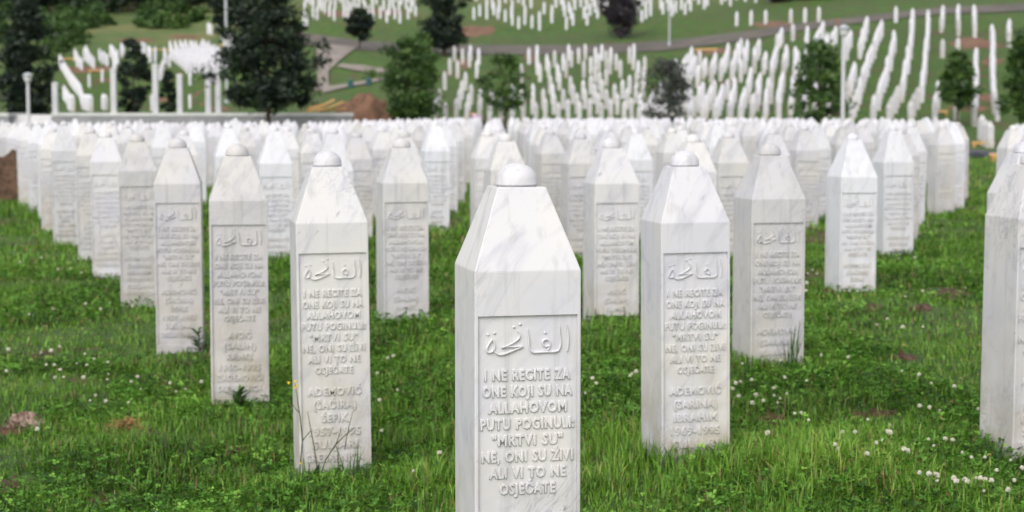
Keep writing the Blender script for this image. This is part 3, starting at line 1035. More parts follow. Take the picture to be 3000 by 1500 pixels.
tree('tree', 'slender green sapling top rising behind the bushy bright green tree', 'tree', 1245, 92, 95, 250, 90, 'cone', 'leaf_mid', 60, 60, .10, .15)
tree('tree', 'green tree on a thin dark trunk among the headstones, right of the bushy one', 'tree', 1478, 84, 158, 322, 158, 'round', 'leaf_mid', 55, 48, .09, .15, tr=.07)
tree('tree', 'dark purple tree with a crown narrowing downward above the road', 'tree', 1818, 137, -60, 100, 142, 'vase', 'leaf_purple', 110, 70, .13, .12)
tree('tree', 'thin greyish purple tree with bright headstones showing through it', 'tree', 1957, 80, 185, 352, 172, 'round', 'leaf_grey', 75, 45, .08, .17, tr=.06)
tree('tree', 'leafy green tree just left of the white lamp post', 'tree', 2395, 76, 126, 345, 178, 'round', 'leaf_mid', 75, 60, .10, .15, tr=.07)
tree('tree', 'small round tree between the two far right columns of headstones', 'tree', 2800, 82, 155, 312, 118, 'round', 'leaf_mid', 75, 60, .10, .15, tr=.06)
tree('tree', 'dark green tree cut off by the right edge of the picture', 'tree', 3000, 72, 95, 345, 160, 'round', 'leaf_mid', 110, 70, .10, .14, tr=.08)
tree('tree', 'dark tree standing just left of the largest dark tree on the hill', 'tree', 665, 168, -90, 78, 100, 'round', 'leaf_dark', 80, 70, .2, .14)
for i, (px, d_, t_, b_, w_) in enumerate(((2285, 150, -110, 38, 110), (2390, 149, -110, 52, 130), (2600, 152, -120, 18, 150), (2490, 156, -120, 12, 130))):
    tree('tree', ('low brownish tree left of the dark ones at the top', 'dark tree with the lowest branches at the top', 'dark tree rightmost of those at the top edge, trunk showing',
                  'dark tree between two others at the top edge')[i], 'tree', px, d_, t_, b_, w_, 'round', 'leaf_brown', 100, 60, .18, .16)

# far wood and scrub on the hill behind, upper left: one mass
rng = np.random.default_rng(77)


def scrub(name, label, cat, n, px0, px1, d0, d1, h0, h1, mat, leaf):
    Vs, ts = [], []
    for k in range(n):
        px, d_ = rng.uniform(px0, px1), rng.uniform(d0, d1)
        x = (px - 1500) / F_PX * d_
        h = rng.uniform(h0, h1)
        cl, P, tint = crown_points(rng, 22, 26, h * rng.uniform(.5, .8), h / 2, 'round', .2)
        P += np.array([x, d_, gz(x, d_) - .2])
        v_, _, _, t_ = leaf_quads(P, leaf, np.clip(tint * .7 + rng.uniform(0, .35), 0, 1), rng)
        Vs.append(v_); ts.append(t_)
    Vs, ts = np.concatenate(Vs), np.concatenate(ts)
    m = np_mesh(name, Vs, np.full(len(Vs) // 4, 4), np.arange(len(Vs)), ts)
    tag(link(name, m, M[mat]), label, cat, kind='stuff')


scrub('woodland', 'dark woodland along the top of the hill at the upper left', 'woodland', 85, -150, 900, 200, 250, 5, 10, 'leaf_dark', .38)
scrub('scrub', 'green scrub scattered over the upper left hillside', 'scrub', 60, -120, 640, 184, 204, .5, 1.9, 'leaf_mid', .24)
scrub('scrub', 'low green bushes behind the tree at the left edge', 'scrub', 14, -100, 260, 156, 176, 1.0, 3.2, 'leaf_mid', .22)

# ------------------------------------------------------------------ low wall, pillars, lamp posts
def wall(px0, px1, d_, label, ret=None):
    x0, x1 = (px0 - 1500) / F_PX * d_, (px1 - 1500) / F_PX * d_
    zt = 1.47
    root = empty('retaining_wall', ((x0 + x1) / 2, d_, 0))
    tag(root, label, 'wall')
    L = x1 - x0
    bm = bmesh.new()
    box(bm, (0, .15, (zt - .15 - .4) / 2), (L, .3, zt - .15 + .4), bev=.01)
    if ret: box(bm, (ret * (L / 2 - .15), 2.0, (zt - .15 - .4) / 2), (.3, 3.4, zt - .15 + .4), bev=.01)
    bm_obj('wall_face', bm, M['concrete'], root)
    bm = bmesh.new()
    box(bm, (0, .15, zt - .072), (L + .06, .38, .15), bev=.012)
    if ret: box(bm, (ret * (L / 2 - .15), 2.05, zt - .072), (.38, 3.4, .15), bev=.012)
    bm_obj('coping', bm, M['coping'], root)


wall(157, 1034, 84.4, 'long low grey retaining wall with pale coping behind the headstones', ret=-1)
wall(-160, 29, 84.4, 'short piece of grey wall with pale coping at the left edge', ret=1)
for px, pt, lab in ((167, 246, 'pale post at the left end of the low wall'), (338, 205, 'pale post on the wall just left of a small dark tree'),
                    (460, 192, 'tall pale post on the wall between the dark tree and the bush'), (531, 222, 'pale post on the wall right of the dark bush'),
                    (614, 206, 'left one of two close pale posts beside the largest dark tree'), (643, 238, 'right one of two close pale posts beside the largest dark tree')):
    d_ = 84.62
    x = (px - 1500) / F_PX * d_
    h = at(px, pt, d_).z - 1.47
    r = empty('post', (x, d_, 1.473))
    tag(r, lab, 'post', 'pale posts on the low wall')
    bm = bmesh.new()
    box(bm, (0, 0, h / 2), (.25, .25, h), bev=.012)
    bm_obj('post_shaft', bm, M['pillar'], r)
    bm = bmesh.new()
    lathe(bm, [(.17, 0), (.175, .03), (.15, .05), (.05, .09), (0, .10)], 4, (0, 0, h))
    bm_obj('post_cap', bm, M['coping'], r)


def lamp(px, d_, py_top, label, mat, lantern=True, rad=.06, base_z=None):
    x = (px - 1500) / F_PX * d_
    z0 = gz(x, d_)
    h = at(px, py_top, d_).z - z0
    r = empty('lamp_post', (x, d_, z0))
    tag(r, label, 'lamp post')
    bm = bmesh.new()
    tube(bm, [(0, 0, -.2), (0, 0, .25), (0, 0, .3), (0, 0, h - .45)], [rad * 2, rad * 1.9, rad * 1.1, rad], 12)
    bm_obj('pole', bm, mat, r, smooth=False)
    if lantern:
        bm = bmesh.new()
        lathe(bm, [(.07, h - .46), (.15, h - .42), (.20, h - .18), (.17, h - .17), (0, h - .17)], 12)
        bm_obj('lantern_glass', bm, M['coping'], r)
        bm = bmesh.new()
        lathe(bm, [(.24, h - .168), (.25, h - .13), (.14, h - .05), (.05, h - .01), (0, h)], 12)
        bm_obj('lantern_roof', bm, M['pole'], r)
    else:
        bm = bmesh.new()
        tube(bm, [(0, 0, h - .46), (0, -.05, h - .2), (.1, -.2, h)], [rad, rad, rad * .8], 10)
        bm_obj('lamp_arm', bm, mat, r)


lamp(2466, 72, 72, 'white lamp post with a lantern on top, right of the leafy green tree', M['pillar'], True, .075)
lamp(1958, 127, -160, 'thin grey lamp post beside the road, cut off by the top of the picture', M['pole'], False, .055)
lamp(668, 118, -260, 'grey lamp post rising behind the largest dark tree', M['pole'], False, .085)
lamp(88, 83, 212, 'short pale lamp post before the cone-shaped tree at the left edge', M['pillar'], True, .075)

# ------------------------------------------------------------------ heaps, boards, bins, sheet
def heap(name, label, x, y, rx, ry, h, mat, seed, cat='soil heap'):
    rr = np.random.default_rng(seed)
    n = 44
    u = np.linspace(-1, 1, n)
    A, B_ = np.meshgrid(u, u)
    r = np.sqrt(A ** 2 + B_ ** 2)
    ph = rr.uniform(0, 6, 8)
    zz = np.clip(1 - r ** 2.6, 0, 1) ** .8
    zz = zz * (1 + .22 * np.sin(4 * A + ph[0]) * np.sin(3 * B_ + ph[1]) + .12 * np.sin(9 * A + ph[2] + 4 * B_)) + .05 * rr.normal(size=A.shape) * (zz > 0)
    X_, Y_ = x + A * rx, y + B_ * ry
    Z_ = ground(X_, Y_) - .05 + h * zz - .25 * (r > 1)
    ii = np.arange(n * n).reshape(n, n)
    q_ = np.stack([ii[:-1, :-1], ii[:-1, 1:], ii[1:, 1:], ii[1:, :-1]], -1).reshape(-1)
    o = link(name, np_mesh(name, np.stack([X_, Y_, Z_], -1).reshape(-1, 3), np.full((n - 1) ** 2, 4), q_, smooth=True), mat)
    return tag(o, label, cat)


P = hit(1062, 340)
heap('soil_heap', 'brown soil heap beside the bushy bright green tree', (1065 - 1500) / F_PX * 89, 89, 1.8, 2.4, 1.3, M['soil'], 1)
heap('soil_heap', 'low brown soil heap under the bushy green tree', (1150 - 1500) / F_PX * 87, 86.6, .9, 1.4, .7, M['soil'], 2)
heap('soil_heap', 'dark brown soil heap at the left edge beside the headstones', -8.45, 29.0, 1.5, 1.6, .66, M['soil_dark'], 3)


def board(px, py, d_, L, rz, tilt, label, wdt=.18, zoff=.1):
    p = at(px, py, d_)
    bm = bmesh.new()
    box(bm, (0, 0, 0), (L, wdt, .09), bev=.006)
    o = bm_obj('timber_board', bm, M['board'], None)
    o.location = (p.x, p.y, max(p.z, gz(p.x, p.y) + zoff))
    o.rotation_euler = (0, -tilt, rz)
    tag(o, label, 'board', 'orange timber boards')


def hboard(px, py, L, rz, label, wdt=.22):
    p = hit(px, py)
    bm = bmesh.new()
    box(bm, (0, 0, .03), (L, wdt, .06), bev=.006)
    box(bm, (-L * .4, 0, -.1), (.08, wdt, .22))
    box(bm, (L * .4, 0, -.1), (.08, wdt, .22))
    o = bm_obj('timber_board', bm, M['board'], None)
    o.location = (p.x, p.y, p.z + .16)
    o.rotation_euler = (math.radians(12), 0, rz)
    tag(o, label, 'board', 'orange timber boards')


for k, (px, py, L, tl, lab) in enumerate(((930, 322, 1.0, .10, 'bottom orange board of the pile against the low wall'), (925, 313, .8, .25, 'orange board lying second from bottom in the pile by the wall'),
                                          (972, 312, 1.3, .38, 'orange board sloping up towards the soil heap'), (978, 322, 1.2, .15, 'orange board lying under the sloping one by the soil heap'),
                                          (955, 304, .9, .45, 'topmost sloping orange board of the pile by the soil heap'))):
    board(px, py, 86.0 + .22 * k, L, .1 * (k - 2), tl, lab, .3)
for px, py, L, rz, lab in ((202, 178, 1.0, .1, 'orange board above the diagonal line of headstones at left'), (283, 213, 1.3, .1, 'orange board on bare soil behind two single headstones at left'),
                           (470, 151, 1.6, 0, 'orange board behind the tall pale post'), (660, 138, .9, .2, 'orange board beside the largest dark tree'),
                           (2070, 153, 1.5, -.05, 'long orange board among headstones on the slope below the road'), (2950, 474, 1.0, .05, 'yellowish board lying on the right lawn before the black sheet'),
                           (2880, 432, .9, -.1, 'orange board lying behind the black sheet'), (2757, 338, .6, .1, 'orange board at the foot of the small round tree at right')):
    hboard(px, py, L, rz, lab)
P = hit(2868, 462)  # low black sheet added in place of an open grave's dark hole
bm = bmesh.new()
n = 18
rr = random.Random(4)
gv = [[bm.verts.new((-.75 + 1.5 * i / n, -.9 + 1.8 * j / n,
                     .02 + .26 * max(0, 1 - (2 * j / n - 1) ** 2) * (1 - .5 * i / n) + rr.uniform(0, .03))) for i in range(n + 1)] for j in range(n + 1)]
for j in range(n):
    for i in range(n): bm.faces.new((gv[j][i], gv[j][i + 1], gv[j + 1][i + 1], gv[j + 1][i]))
o = bm_obj('grave_stand_in', bm, M['black_sheet'], None, P, smooth=True)
sol = o.modifiers.new('thickness', 'SOLIDIFY')
sol.thickness = .01
tag(o, 'low black sheet standing in for a dark open grave on the right lawn', 'sheet')
for px, py, lab in ((1027, 259, 'teal litter bin left on the path above the soil heap'), (1080, 251, 'teal litter bin right on the path above the soil heap')):
    P = hit(px, py)
    r = empty('litter_bin', P)
    tag(r, lab, 'litter bin', 'teal litter bins')
    bm = bmesh.new()
    lathe(bm, [(.14, 0), (.16, .02), (.18, .42), (.165, .42), (.16, .1), (0, .1)], 14)
    bm_obj('bin_body', bm, M['teal'], r)
    bm = bmesh.new()
    lathe(bm, [(.185, .421), (.19, .45), (.10, .51), (0, .52)], 14)
    bm_obj('bin_lid', bm, M['teal'], r)

# ------------------------------------------------------------------ a person stooping far behind the rows
def skin_fig(name, pts, edges, mat, parent, root=0, sub=2):
    m = bpy.data.meshes.new(name)
    m.from_pydata([p[:3] for p in pts], edges, [])
    o = link(name, m, mat, parent)
    md = o.modifiers.new('skin', 'SKIN')
    for i, p in enumerate(pts):
        sv = m.skin_vertices[0].data[i]
        sv.radius = (p[3], p[3] * (p[4] if len(p) > 4 else 1))
        sv.use_root = (i == root)
    md.use_smooth_shade = True
    ss = o.modifiers.new('sub', 'SUBSURF')
    ss.levels = ss.render_levels = sub
    return o


d_ = 78.5
xp = (1408 - 1500) / F_PX * d_
r = empty('person', (xp, d_, gz(xp, d_)), (0, 0, -1.2))
tag(r, 'person in a lavender top stooping among the far headstones', 'person')
body = [(0, 0, .84, .13), (0, -.14, 1.02, .12), (0, -.28, 1.14, .13), (0, -.40, 1.17, .055), (0, -.50, 1.20, .095), (0, -.56, 1.21, .07),
        (.10, .02, .80, .085), (.12, -.02, .46, .062), (.12, .06, .08, .042), (.12, -.10, .035, .035), (-.10, .02, .80, .085), (-.12, -.02, .46, .062), (-.12, .06, .08, .042), (-.12, -.10, .035, .035),
        (.19, -.30, 1.10, .052), (.22, -.36, .84, .04), (.20, -.48, .62, .028), (.20, -.52, .55, .024), (-.19, -.30, 1.10, .052), (-.22, -.36, .84, .04), (-.20, -.48, .62, .028), (-.20, -.52, .55, .024)]
be = [(0, 1), (1, 2), (2, 3), (3, 4), (4, 5), (0, 6), (6, 7), (7, 8), (8, 9), (0, 10), (10, 11), (11, 12), (12, 13), (2, 14), (14, 15), (15, 16), (16, 17), (2, 18), (18, 19), (19, 20), (20, 21)]
skin_fig('body', body, be, M['skin'], r)
skin_fig('top', [(0, .02, .84, .155), (0, -.14, 1.02, .15), (0, -.29, 1.14, .155), (.19, -.30, 1.10, .075), (.22, -.36, .90, .06), (-.19, -.30, 1.10, .075), (-.22, -.36, .90, .06)],
         [(0, 1), (1, 2), (2, 3), (3, 4), (2, 5), (5, 6)], M['lavender'], r)
skin_fig('trousers', [(0, .02, .82, .15), (.10, .02, .76, .10), (.12, -.02, .46, .08), (.12, .06, .10, .06), (-.10, .02, .76, .10), (-.12, -.02, .46, .08), (-.12, .06, .10, .06)],
         [(0, 1), (1, 2), (2, 3), (0, 4), (4, 5), (5, 6)], M['denim'], r)
skin_fig('hair', [(0, -.44, 1.24, .08), (0, -.50, 1.26, .09), (0, -.45, 1.16, .07)], [(0, 1), (0, 2)], M['hair'], r)

# ------------------------------------------------------------------ grass, clover, flowers, weeds
def fbm(x, y, s, seed):
    """smooth value noise on a lattice"""
    out = np.zeros_like(x)
    amp, tot = 1.0, 0.0
    for o_ in range(3):
        r_ = np.random.default_rng(seed + o_)
        tab = r_.uniform(0, 1, (257, 257))
        u, v = x * s * 2 ** o_ + 100, y * s * 2 ** o_ + 100
        i, j = np.floor(u).astype(int), np.floor(v).astype(int)
        fu, fv = u - i, v - j
        fu, fv = fu * fu * (3 - 2 * fu), fv * fv * (3 - 2 * fv)
        i0, j0, i1, j1 = i % 257, j % 257, (i + 1) % 257, (j + 1) % 257
        out += amp * ((tab[i0, j0] * (1 - fu) + tab[i1, j0] * fu) * (1 - fv) + (tab[i0, j1] * (1 - fu) + tab[i1, j1] * fu) * fv)
        tot += amp
        amp *= .5
    return out / tot


def scatter(n, d0, d1, rng):
    """points over the part of the lawn in view, and a stride beyond it on either side"""
    d = np.sqrt(rng.uniform(d0 * d0, d1 * d1, n * 3))
    wmax = .2885 + 1.6 / d0
    d = d[rng.uniform(0, 1, n * 3) < (.2885 + 1.6 / d) / wmax][:n]
    return rng.uniform(-1, 1, len(d)) * (.2885 * d + 1.6), d


def lushness(x, y):
    p = fbm(x, y, .85, 40)
    return np.clip((p - .33) / .3, 0, 1)


def blades(n, d0, d1, hmin, hmax, wid, rng):
    x, y = scatter(n, d0, d1, rng)
    n = len(x)
    lush = lushness(x, y)
    keep = rng.uniform(0, 1, n) < .30 + .70 * np.clip(lush * 2.2, 0, 1)
    x, y, lush = x[keep], y[keep], lush[keep]
    for sx_, sy_, ra, rb in SOILS:
        m_ = (((x - sx_) / (ra * 1.05)) ** 2 + ((y - sy_) / (rb * 1.05)) ** 2 > 1) | (rng.uniform(0, 1, len(x)) < .10)
        x, y, lush = x[m_], y[m_], lush[m_]
    # tufts: pull blades towards shared roots
    n = len(x)
    cell = .05
    tx, ty = np.round(x / cell + fbm(x, y, 9, 3)) * cell, np.round(y / cell + fbm(x, y, 9, 4)) * cell
    k = rng.uniform(0, .7, n)
    x, y = x * (1 - k) + tx * k, y * (1 - k) + ty * k
    hum = np.exp(-(((x - 1.05) / .75) ** 2 + ((y - 6.35) / .75) ** 2)) + .8 * np.exp(-(((x + .35) / .45) ** 2 + ((y - 6.1) / .4) ** 2))
    h = (hmin + (hmax - hmin) * rng.uniform(0, 1, n) ** 1.8) * (.55 + .6 * lush + .35 * hum) * (.35 + 1.25 * fbm(x, y, 4.5, 150))
    z = ground(x, y) - .004
    ang = rng.uniform(0, 2 * math.pi, n)
    lean = np.abs(rng.normal(.45, .3, n)) * h
    dx, dy = np.cos(ang), np.sin(ang)
    sx, sy = -dy * wid * rng.uniform(.6, 1.3, n), dx * wid * rng.uniform(.6, 1.3, n)
    V = np.empty((n, 5, 3), np.float32)
    V[:, 0] = np.stack([x - sx, y - sy, z], 1)
    V[:, 1] = np.stack([x + sx, y + sy, z], 1)
    mx, my, mz = x + dx * lean * .35, y + dy * lean * .35, z + h * .62
    V[:, 2] = np.stack([mx + sx * .8, my + sy * .8, mz], 1)
    V[:, 3] = np.stack([mx - sx * .8, my - sy * .8, mz], 1)
    V[:, 4] = np.stack([x + dx * lean, y + dy * lean, z + h * (1 - .25 * np.clip(lean / h, 0, 1))], 1)
    b = np.arange(n)[:, None] * 5
    lp = (b + np.array([0, 1, 2, 3, 3, 2, 4])).reshape(-1)
    sz = np.tile([4, 3], n)
    big = fbm(x, y, 1.6, 70)
    t = np.clip(.10 + .40 * (big - .2) + .42 * (fbm(x, y, 5.5, 160) - .4) + rng.normal(0, .20, n) + .15 * hum, 0, .86)
    t = np.where(rng.uniform(0, 1, n) < .06 + .03 * hum, rng.uniform(.88, 1, n), t)
    return V.reshape(-1, 3), sz, lp, np.repeat(t, 2)


def join_np(parts):
    V, S_, L, T = [], [], [], []
    o_ = 0
    for v, s, l, t in parts:
        V.append(v); S_.append(s); L.append(l + o_); T.append(t)
        o_ += len(v)
    return np.concatenate(V), np.concatenate(S_), np.concatenate(L), np.concatenate(T)


rng = np.random.default_rng(8)
parts = [blades(17500, 4.9, 13, .03, .075, .0065, rng), blades(470000, 4.9, 9.5, .022, .095, .0021, rng), blades(270000, 9.5, 16, .03, .105, .0035, rng), blades(190000, 16, 32, .04, .13, .006, rng), blades(70000, 32, 60, .05, .16, .012, rng)]
me = np_mesh('grass', *join_np(parts))
tag(link('grass', me, M['grass']), 'short green grass covering the lawn between the headstones', 'grass', kind='stuff')


def clover(n, d0, d1, rng, size):
    x, y = scatter(n, d0, d1, rng)
    n = len(x)
    m = (fbm(x, y, 1.1, 90) > .40 + .12 * rng.uniform(-1, 1, n)) & (lushness(x, y) > .12)
    for sx_, sy_, ra, rb in SOILS:
        m &= (((x - sx_) / ra) ** 2 + ((y - sy_) / rb) ** 2 > 1) | (rng.uniform(0, 1, n) < .3)
    x, y = x[m], y[m]
    n = len(x)
    h = rng.uniform(.015, .065, n)
    z = ground(x, y) + h
    V = np.empty((n, 3, 5, 3), np.float32)
    a0 = rng.uniform(0, 6.28, n)
    tx, ty = rng.normal(0, .35, n), rng.normal(-.15, .35, n)
    s = size * rng.uniform(.6, 1.35, n)
    for k in range(3):
        a = a0 + k * 2.094
        for q_, (r_, w_) in enumerate(((.05, 0), (.6, -.52), (1.05, -.26), (1.05, .26), (.6, .52))):
            px_ = s * (r_ * np.cos(a) - w_ * np.sin(a))
            py_ = s * (r_ * np.sin(a) + w_ * np.cos(a))
            V[:, k, q_] = np.stack([x + px_, y + py_, z + px_ * tx + py_ * ty + s * .15 * r_], 1)
    T = np.repeat(np.clip(fbm(x, y, 2.0, 55) * .9 - .05 + rng.normal(0, .24, n) + .5 * (fbm(x, y, 6, 170) - .5), 0, 1), 3)
    return V.reshape(-1, 3), np.full(n * 3, 5), np.arange(n * 15), T


me = np_mesh('clover_leaves', *join_np([clover(125000, 4.9, 9.5, rng, .0105), clover(72000, 9.5, 16, rng, .013), clover(14000, 16, 28, rng, .02)]))
tag(link('clover_leaves', me, M['clover_leaf']), 'low clover leaves spread through the lawn', 'clover', kind='stuff')

x, y = scatter(9000, 4.9, 20, rng)
m_ = fbm(x, y, 1.3, 120) > .45
x, y = x[m_], y[m_]
n = len(x)
a, L_, W_ = rng.uniform(0, 6.28, n), rng.uniform(.006, .016, n), rng.uniform(.003, .007, n)
z = ground(x, y) + rng.uniform(.012, .06, n)
tl = rng.normal(0, .4, (n, 2))
V = np.stack([np.stack([x + L_ * c0 * np.cos(a) - W_ * c1 * np.sin(a), y + L_ * c0 * np.sin(a) + W_ * c1 * np.cos(a), z + L_ * c0 * tl[:, 0] + W_ * c1 * tl[:, 1]], 1)
              for c0, c1 in ((-1, 0), (-.2, 1), (1, 0), (-.2, -1))], 1)
me = np_mesh('fallen_leaves', V.reshape(-1, 3), np.full(n, 4), np.arange(4 * n), rng.uniform(0, 1, n))
tag(link('fallen_leaves', me, M['litter']), 'small brown and straw-coloured bits of dead leaf lying in the lawn', 'leaf litter', kind='stuff')

# white clover heads, placed where the photo shows them
bm = bmesh.new()
for i in range(46):
    t_ = (i + .5) / 46
    ph, ct = i * 2.39996, 1 - 1.75 * t_
    st_ = math.sqrt(max(0, 1 - ct * ct))
    dv = Vector((st_ * math.cos(ph), st_ * math.sin(ph), ct))
    a = dv.orthogonal().normalized()
    b = dv.cross(a)
    c0 = dv * .0045
    tip = dv * (.0098 + .001 * math.sin(i * 5)) + Vector((0, 0, .002))
    w_ = .0019
    vs = [bm.verts.new(c0 + a * w_), bm.verts.new(c0 + b * w_), bm.verts.new(c0 - a * w_), bm.verts.new(c0 - b * w_), bm.verts.new(tip + a * w_ * .8), bm.verts.new(tip - a * w_ * .8)]
    for f in ((0, 1, 4), (1, 2, 5, 4), (2, 3, 5), (3, 0, 4, 5)): bm.faces.new([vs[k] for k in f])
HEAD = bpy.data.meshes.new('flower_head')
bm.to_mesh(HEAD)
bm.free()
HEAD.materials.append(M['clover_white'])
bm = bmesh.new()
tube(bm, [(0, 0, -.10), (.004, .002, -.05), (0, 0, 0)], [.0012, .0011, .001], 5)
STEM = bpy.data.meshes.new('stem')
bm.to_mesh(STEM)
bm.free()
STEM.materials.append(M['stem'])
Z8 = [(1045, 105), (1250, 122), (768, 275), (690, 355), (935, 315), (400, 320), (435, 342), (380, 385), (420, 437), (525, 468), (555, 437), (690, 407), (715, 460), (735, 455), (785, 437),
      (845, 540), (950, 597), (640, 693), (1400, 593), (1300, 685), (1545, 680), (1565, 690), (1510, 750), (1855, 740), (1895, 790), (1670, 815), (1700, 825), (1170, 815), (1150, 850), (1390, 850),
      (1655, 288), (1785, 320), (1875, 340), (2050, 345), (1790, 490), (1860, 500), (1940, 520), (2230, 522), (2110, 840), (2180, 878), (2280, 890), (2475, 905), (2370, 965), (1920, 1010), (1905, 1000),
      (1860, 1045), (1920, 1055), (2045, 1035), (2065, 1070), (2130, 1050), (2150, 1062), (2215, 1035), (2250, 1035), (2285, 1040), (2330, 1080), (2455, 1125), (2275, 1130), (1785, 1070), (2560, 955),
      (1980, 740), (2040, 745), (2500, 1050), (1460, 770), (1565, 635), (1205, 685), (610, 455), (895, 540), (520, 290), (740, 145), (450, 170)]
Z7 = [(65, 90), (310, 85), (385, 70), (450, 50), (640, 95), (580, 175), (655, 180), (410, 178), (350, 180), (455, 215), (415, 270), (480, 270), (630, 275), (810, 290), (990, 305), (1040, 292), (720, 380),
      (680, 447), (970, 462), (1330, 380), (1400, 378), (1060, 360), (280, 665), (820, 250), (1285, 275), (1520, 285), (800, 470), (50, 245), (710, 130), (815, 160)]
Z4 = [(150, 685), (310, 670), (440, 760), (530, 735), (615, 770), (645, 1005), (830, 985), (1000, 1025), (760, 1045), (400, 1050), (220, 1085)]
Z6 = [(930, 910), (945, 770), (1015, 785), (935, 850), (1680, 955), (1810, 920), (1630, 665), (1750, 665), (1545, 1120), (1465, 1165), (1660, 1180), (1815, 1180), (2135, 885), (980, 720)]
FL = [(2000 + a / 2.576, 1000 + b / 2.576) for a, b in Z8] + [(a / 2.576, 1000 + b / 2.576) for a, b in Z7] + [(a / 2.576, 500 + b / 2.576) for a, b in Z4] + [(2000 + a / 2.576, 500 + b / 2.576) for a, b in Z6]
FL += [(a * 1.1646, b * 1.1646) for a, b in ((975, 905), (950, 940), (1000, 985), (955, 1005), (1105, 1140), (990, 895), (1490, 1010), (1472, 1050), (1590, 945), (1600, 962), (1500, 1026), (1585, 985), (960, 1080), (1040, 1195))]
for px, py in FL:
    r_ = ray(px, py)
    hh = random.uniform(.06, .10)
    dd = 8.0
    for _ in range(6):
        dd = (gz(r_[0] / r_[1] * dd, dd) + hh - HC) / r_[2] * r_[1]
    f = empty('clover_flower', (r_[0] / r_[1] * dd, dd, gz(r_[0] / r_[1] * dd, dd) + hh), (random.gauss(0, .25), random.gauss(0, .25), random.uniform(0, 6)))
    s_ = random.uniform(.5, 1.05) * (1.0 if dd < 9.5 else 1.15)
    f.scale = (s_, s_, s_)
    tag(f, 'small white round clover flower on a thin stem in the lawn', 'clover flower', 'white clover flowers in the lawn')
    link('flower_head', HEAD, parent=f)
    link('stem', STEM, parent=f)

# single small yellow flowers
for px, py, lab in ((1205, 1213, 'small yellow flower left of the nearest headstone, left one of a pair'), (1238, 1209, 'small yellow flower left of the nearest headstone, right one of a pair')):
    r_ = ray(px, py)
    dd = (.07 - HC) / r_[2] * r_[1]
    f = empty('yellow_flower', (r_[0] / r_[1] * dd, dd, .07))
    tag(f, lab, 'flower')
    bm = bmesh.new()
    for k in range(8):
        a = k * math.pi / 4
        c_, s_ = math.cos(a), math.sin(a)
        vs = [bm.verts.new((c_ * r0 - s_ * w_, s_ * r0 + c_ * w_, z_)) for r0, w_, z_ in ((.002, 0, 0), (.012, -.005, .004), (.018, 0, .003), (.012, .005, .004))]
        bm.faces.new(vs)
    lathe(bm, [(.005, .001), (.004, .005), (0, .006)], 8)
    bm_obj('petals', bm, M['yellow'], f)
    link('stem', STEM, parent=f)


def leaf_blade(bm, base, tip, w, droop=.0, n=6):
    base, tip = Vector(base), Vector(tip)
    d_ = tip - base
    s = d_.cross(Vector((0, 0, 1)))
    s = s.normalized() if s.length > 1e-4 else Vector((1, 0, 0))
    L = []
    for i in range(n + 1):
        t_ = i / n
        p = base + d_ * t_ - Vector((0, 0, droop * t_ * t_))
        ww = w * math.sin(math.pi * (.08 + .92 * t_) ** .8) if i < n else 0.0005
        fold = Vector((0, 0, ww * .35))
        L.append((bm.verts.new(p - s * ww + fold), bm.verts.new(p), bm.verts.new(p + s * ww + fold)))
    for a, b in zip(L, L[1:]):
        bm.faces.new((a[0], a[1], b[1], b[0]))
        bm.faces.new((a[1], a[2], b[2], b[1]))


WEED = simple('weed_leaf', (.045, .105, .028), (.09, .17, .045), 30, .7)
WEED_D = simple('dark_weed_leaf', (.025, .060, .018), (.050, .105, .028), 30, .7)

# tall weed before the second headstone
by = 6.34
def bx(px): return (px - 1500) / F_PX * by
def bz(py): return at(1000, py, by).z
r = empty('tall_weed', (bx(876), by, gz(bx(876), by)))
tag(r, 'tall thin weed with small yellow flowers before a marble headstone', 'weed')
def lp3(px, py, dy=0): return (bx(px) - r.location.x, dy, bz(py) - r.location.z)
def q6(zx, zy, dy=0): return lp3(820 + zx / 3.48, 1050 + zy / 3.48, dy)
bm = bmesh.new()
tube(bm, [q6(165, 1300), q6(180, 1100), q6(205, 840), q6(185, 600), q6(165, 480), q6(155, 380), q6(135, 260)], [.0028, .0026, .0024, .0022, .002, .0016, .0012], 6)
tube(bm, [q6(172, 550), q6(135, 510), q6(110, 465)], [.0016, .0014, .001], 5)
tube(bm, [q6(205, 840), q6(250, 785), q6(292, 735)], [.002, .0018, .0014], 5)
bm_obj('stem', bm, M['stem'], r, smooth=True)
for zx, zy in ((70, 250), (138, 235), (150, 275), (135, 298), (182, 1066)):
    bm = bmesh.new()
    for k in range(6):
        a = k * math.pi / 3 + zx
        c_, s_ = math.cos(a), math.sin(a)
        bm.faces.new([bm.verts.new(Vector((c_ * r0 - s_ * w_, (s_ * r0 + c_ * w_) * .6, z_))) for r0, w_, z_ in ((.001, 0, 0), (.006, -.003, .003), (.010, 0, .004), (.006, .003, .003))])
    lathe(bm, [(.003, -.004), (.004, .001), (0, .003)], 6)
    bm_obj('flower', bm, M['yellow'], r, Vector(q6(zx, zy)))
r = empty('tall_weed', (bx(925), by + .02, gz(bx(925), by)))
tag(r, 'branching dry green weed with one broad leaf before a marble headstone', 'weed')
by += .02
bm = bmesh.new()
tube(bm, [q6(355, 1290), q6(350, 1100), q6(325, 900), q6(290, 720), q6(262, 540)], [.003, .0026, .0022, .0018, .001], 6)
tube(bm, [q6(360, 1290), q6(440, 1040), q6(545, 880), q6(650, 780), q6(745, 705)], [.0028, .0026, .0024, .002, .0012], 6)
tube(bm, [q6(545, 880), q6(580, 800), q6(600, 715)], [.0018, .0014, .001], 5)
tube(bm, [q6(640, 930), q6(660, 810), q6(700, 640), q6(725, 545)], [.002, .0017, .0013, .001], 5)
tube(bm, [q6(575, 1150), q6(570, 950), q6(545, 880)], [.002, .002, .0018], 5)
bm_obj('stem', bm, M['stem'], r, smooth=True)
bm = bmesh.new()
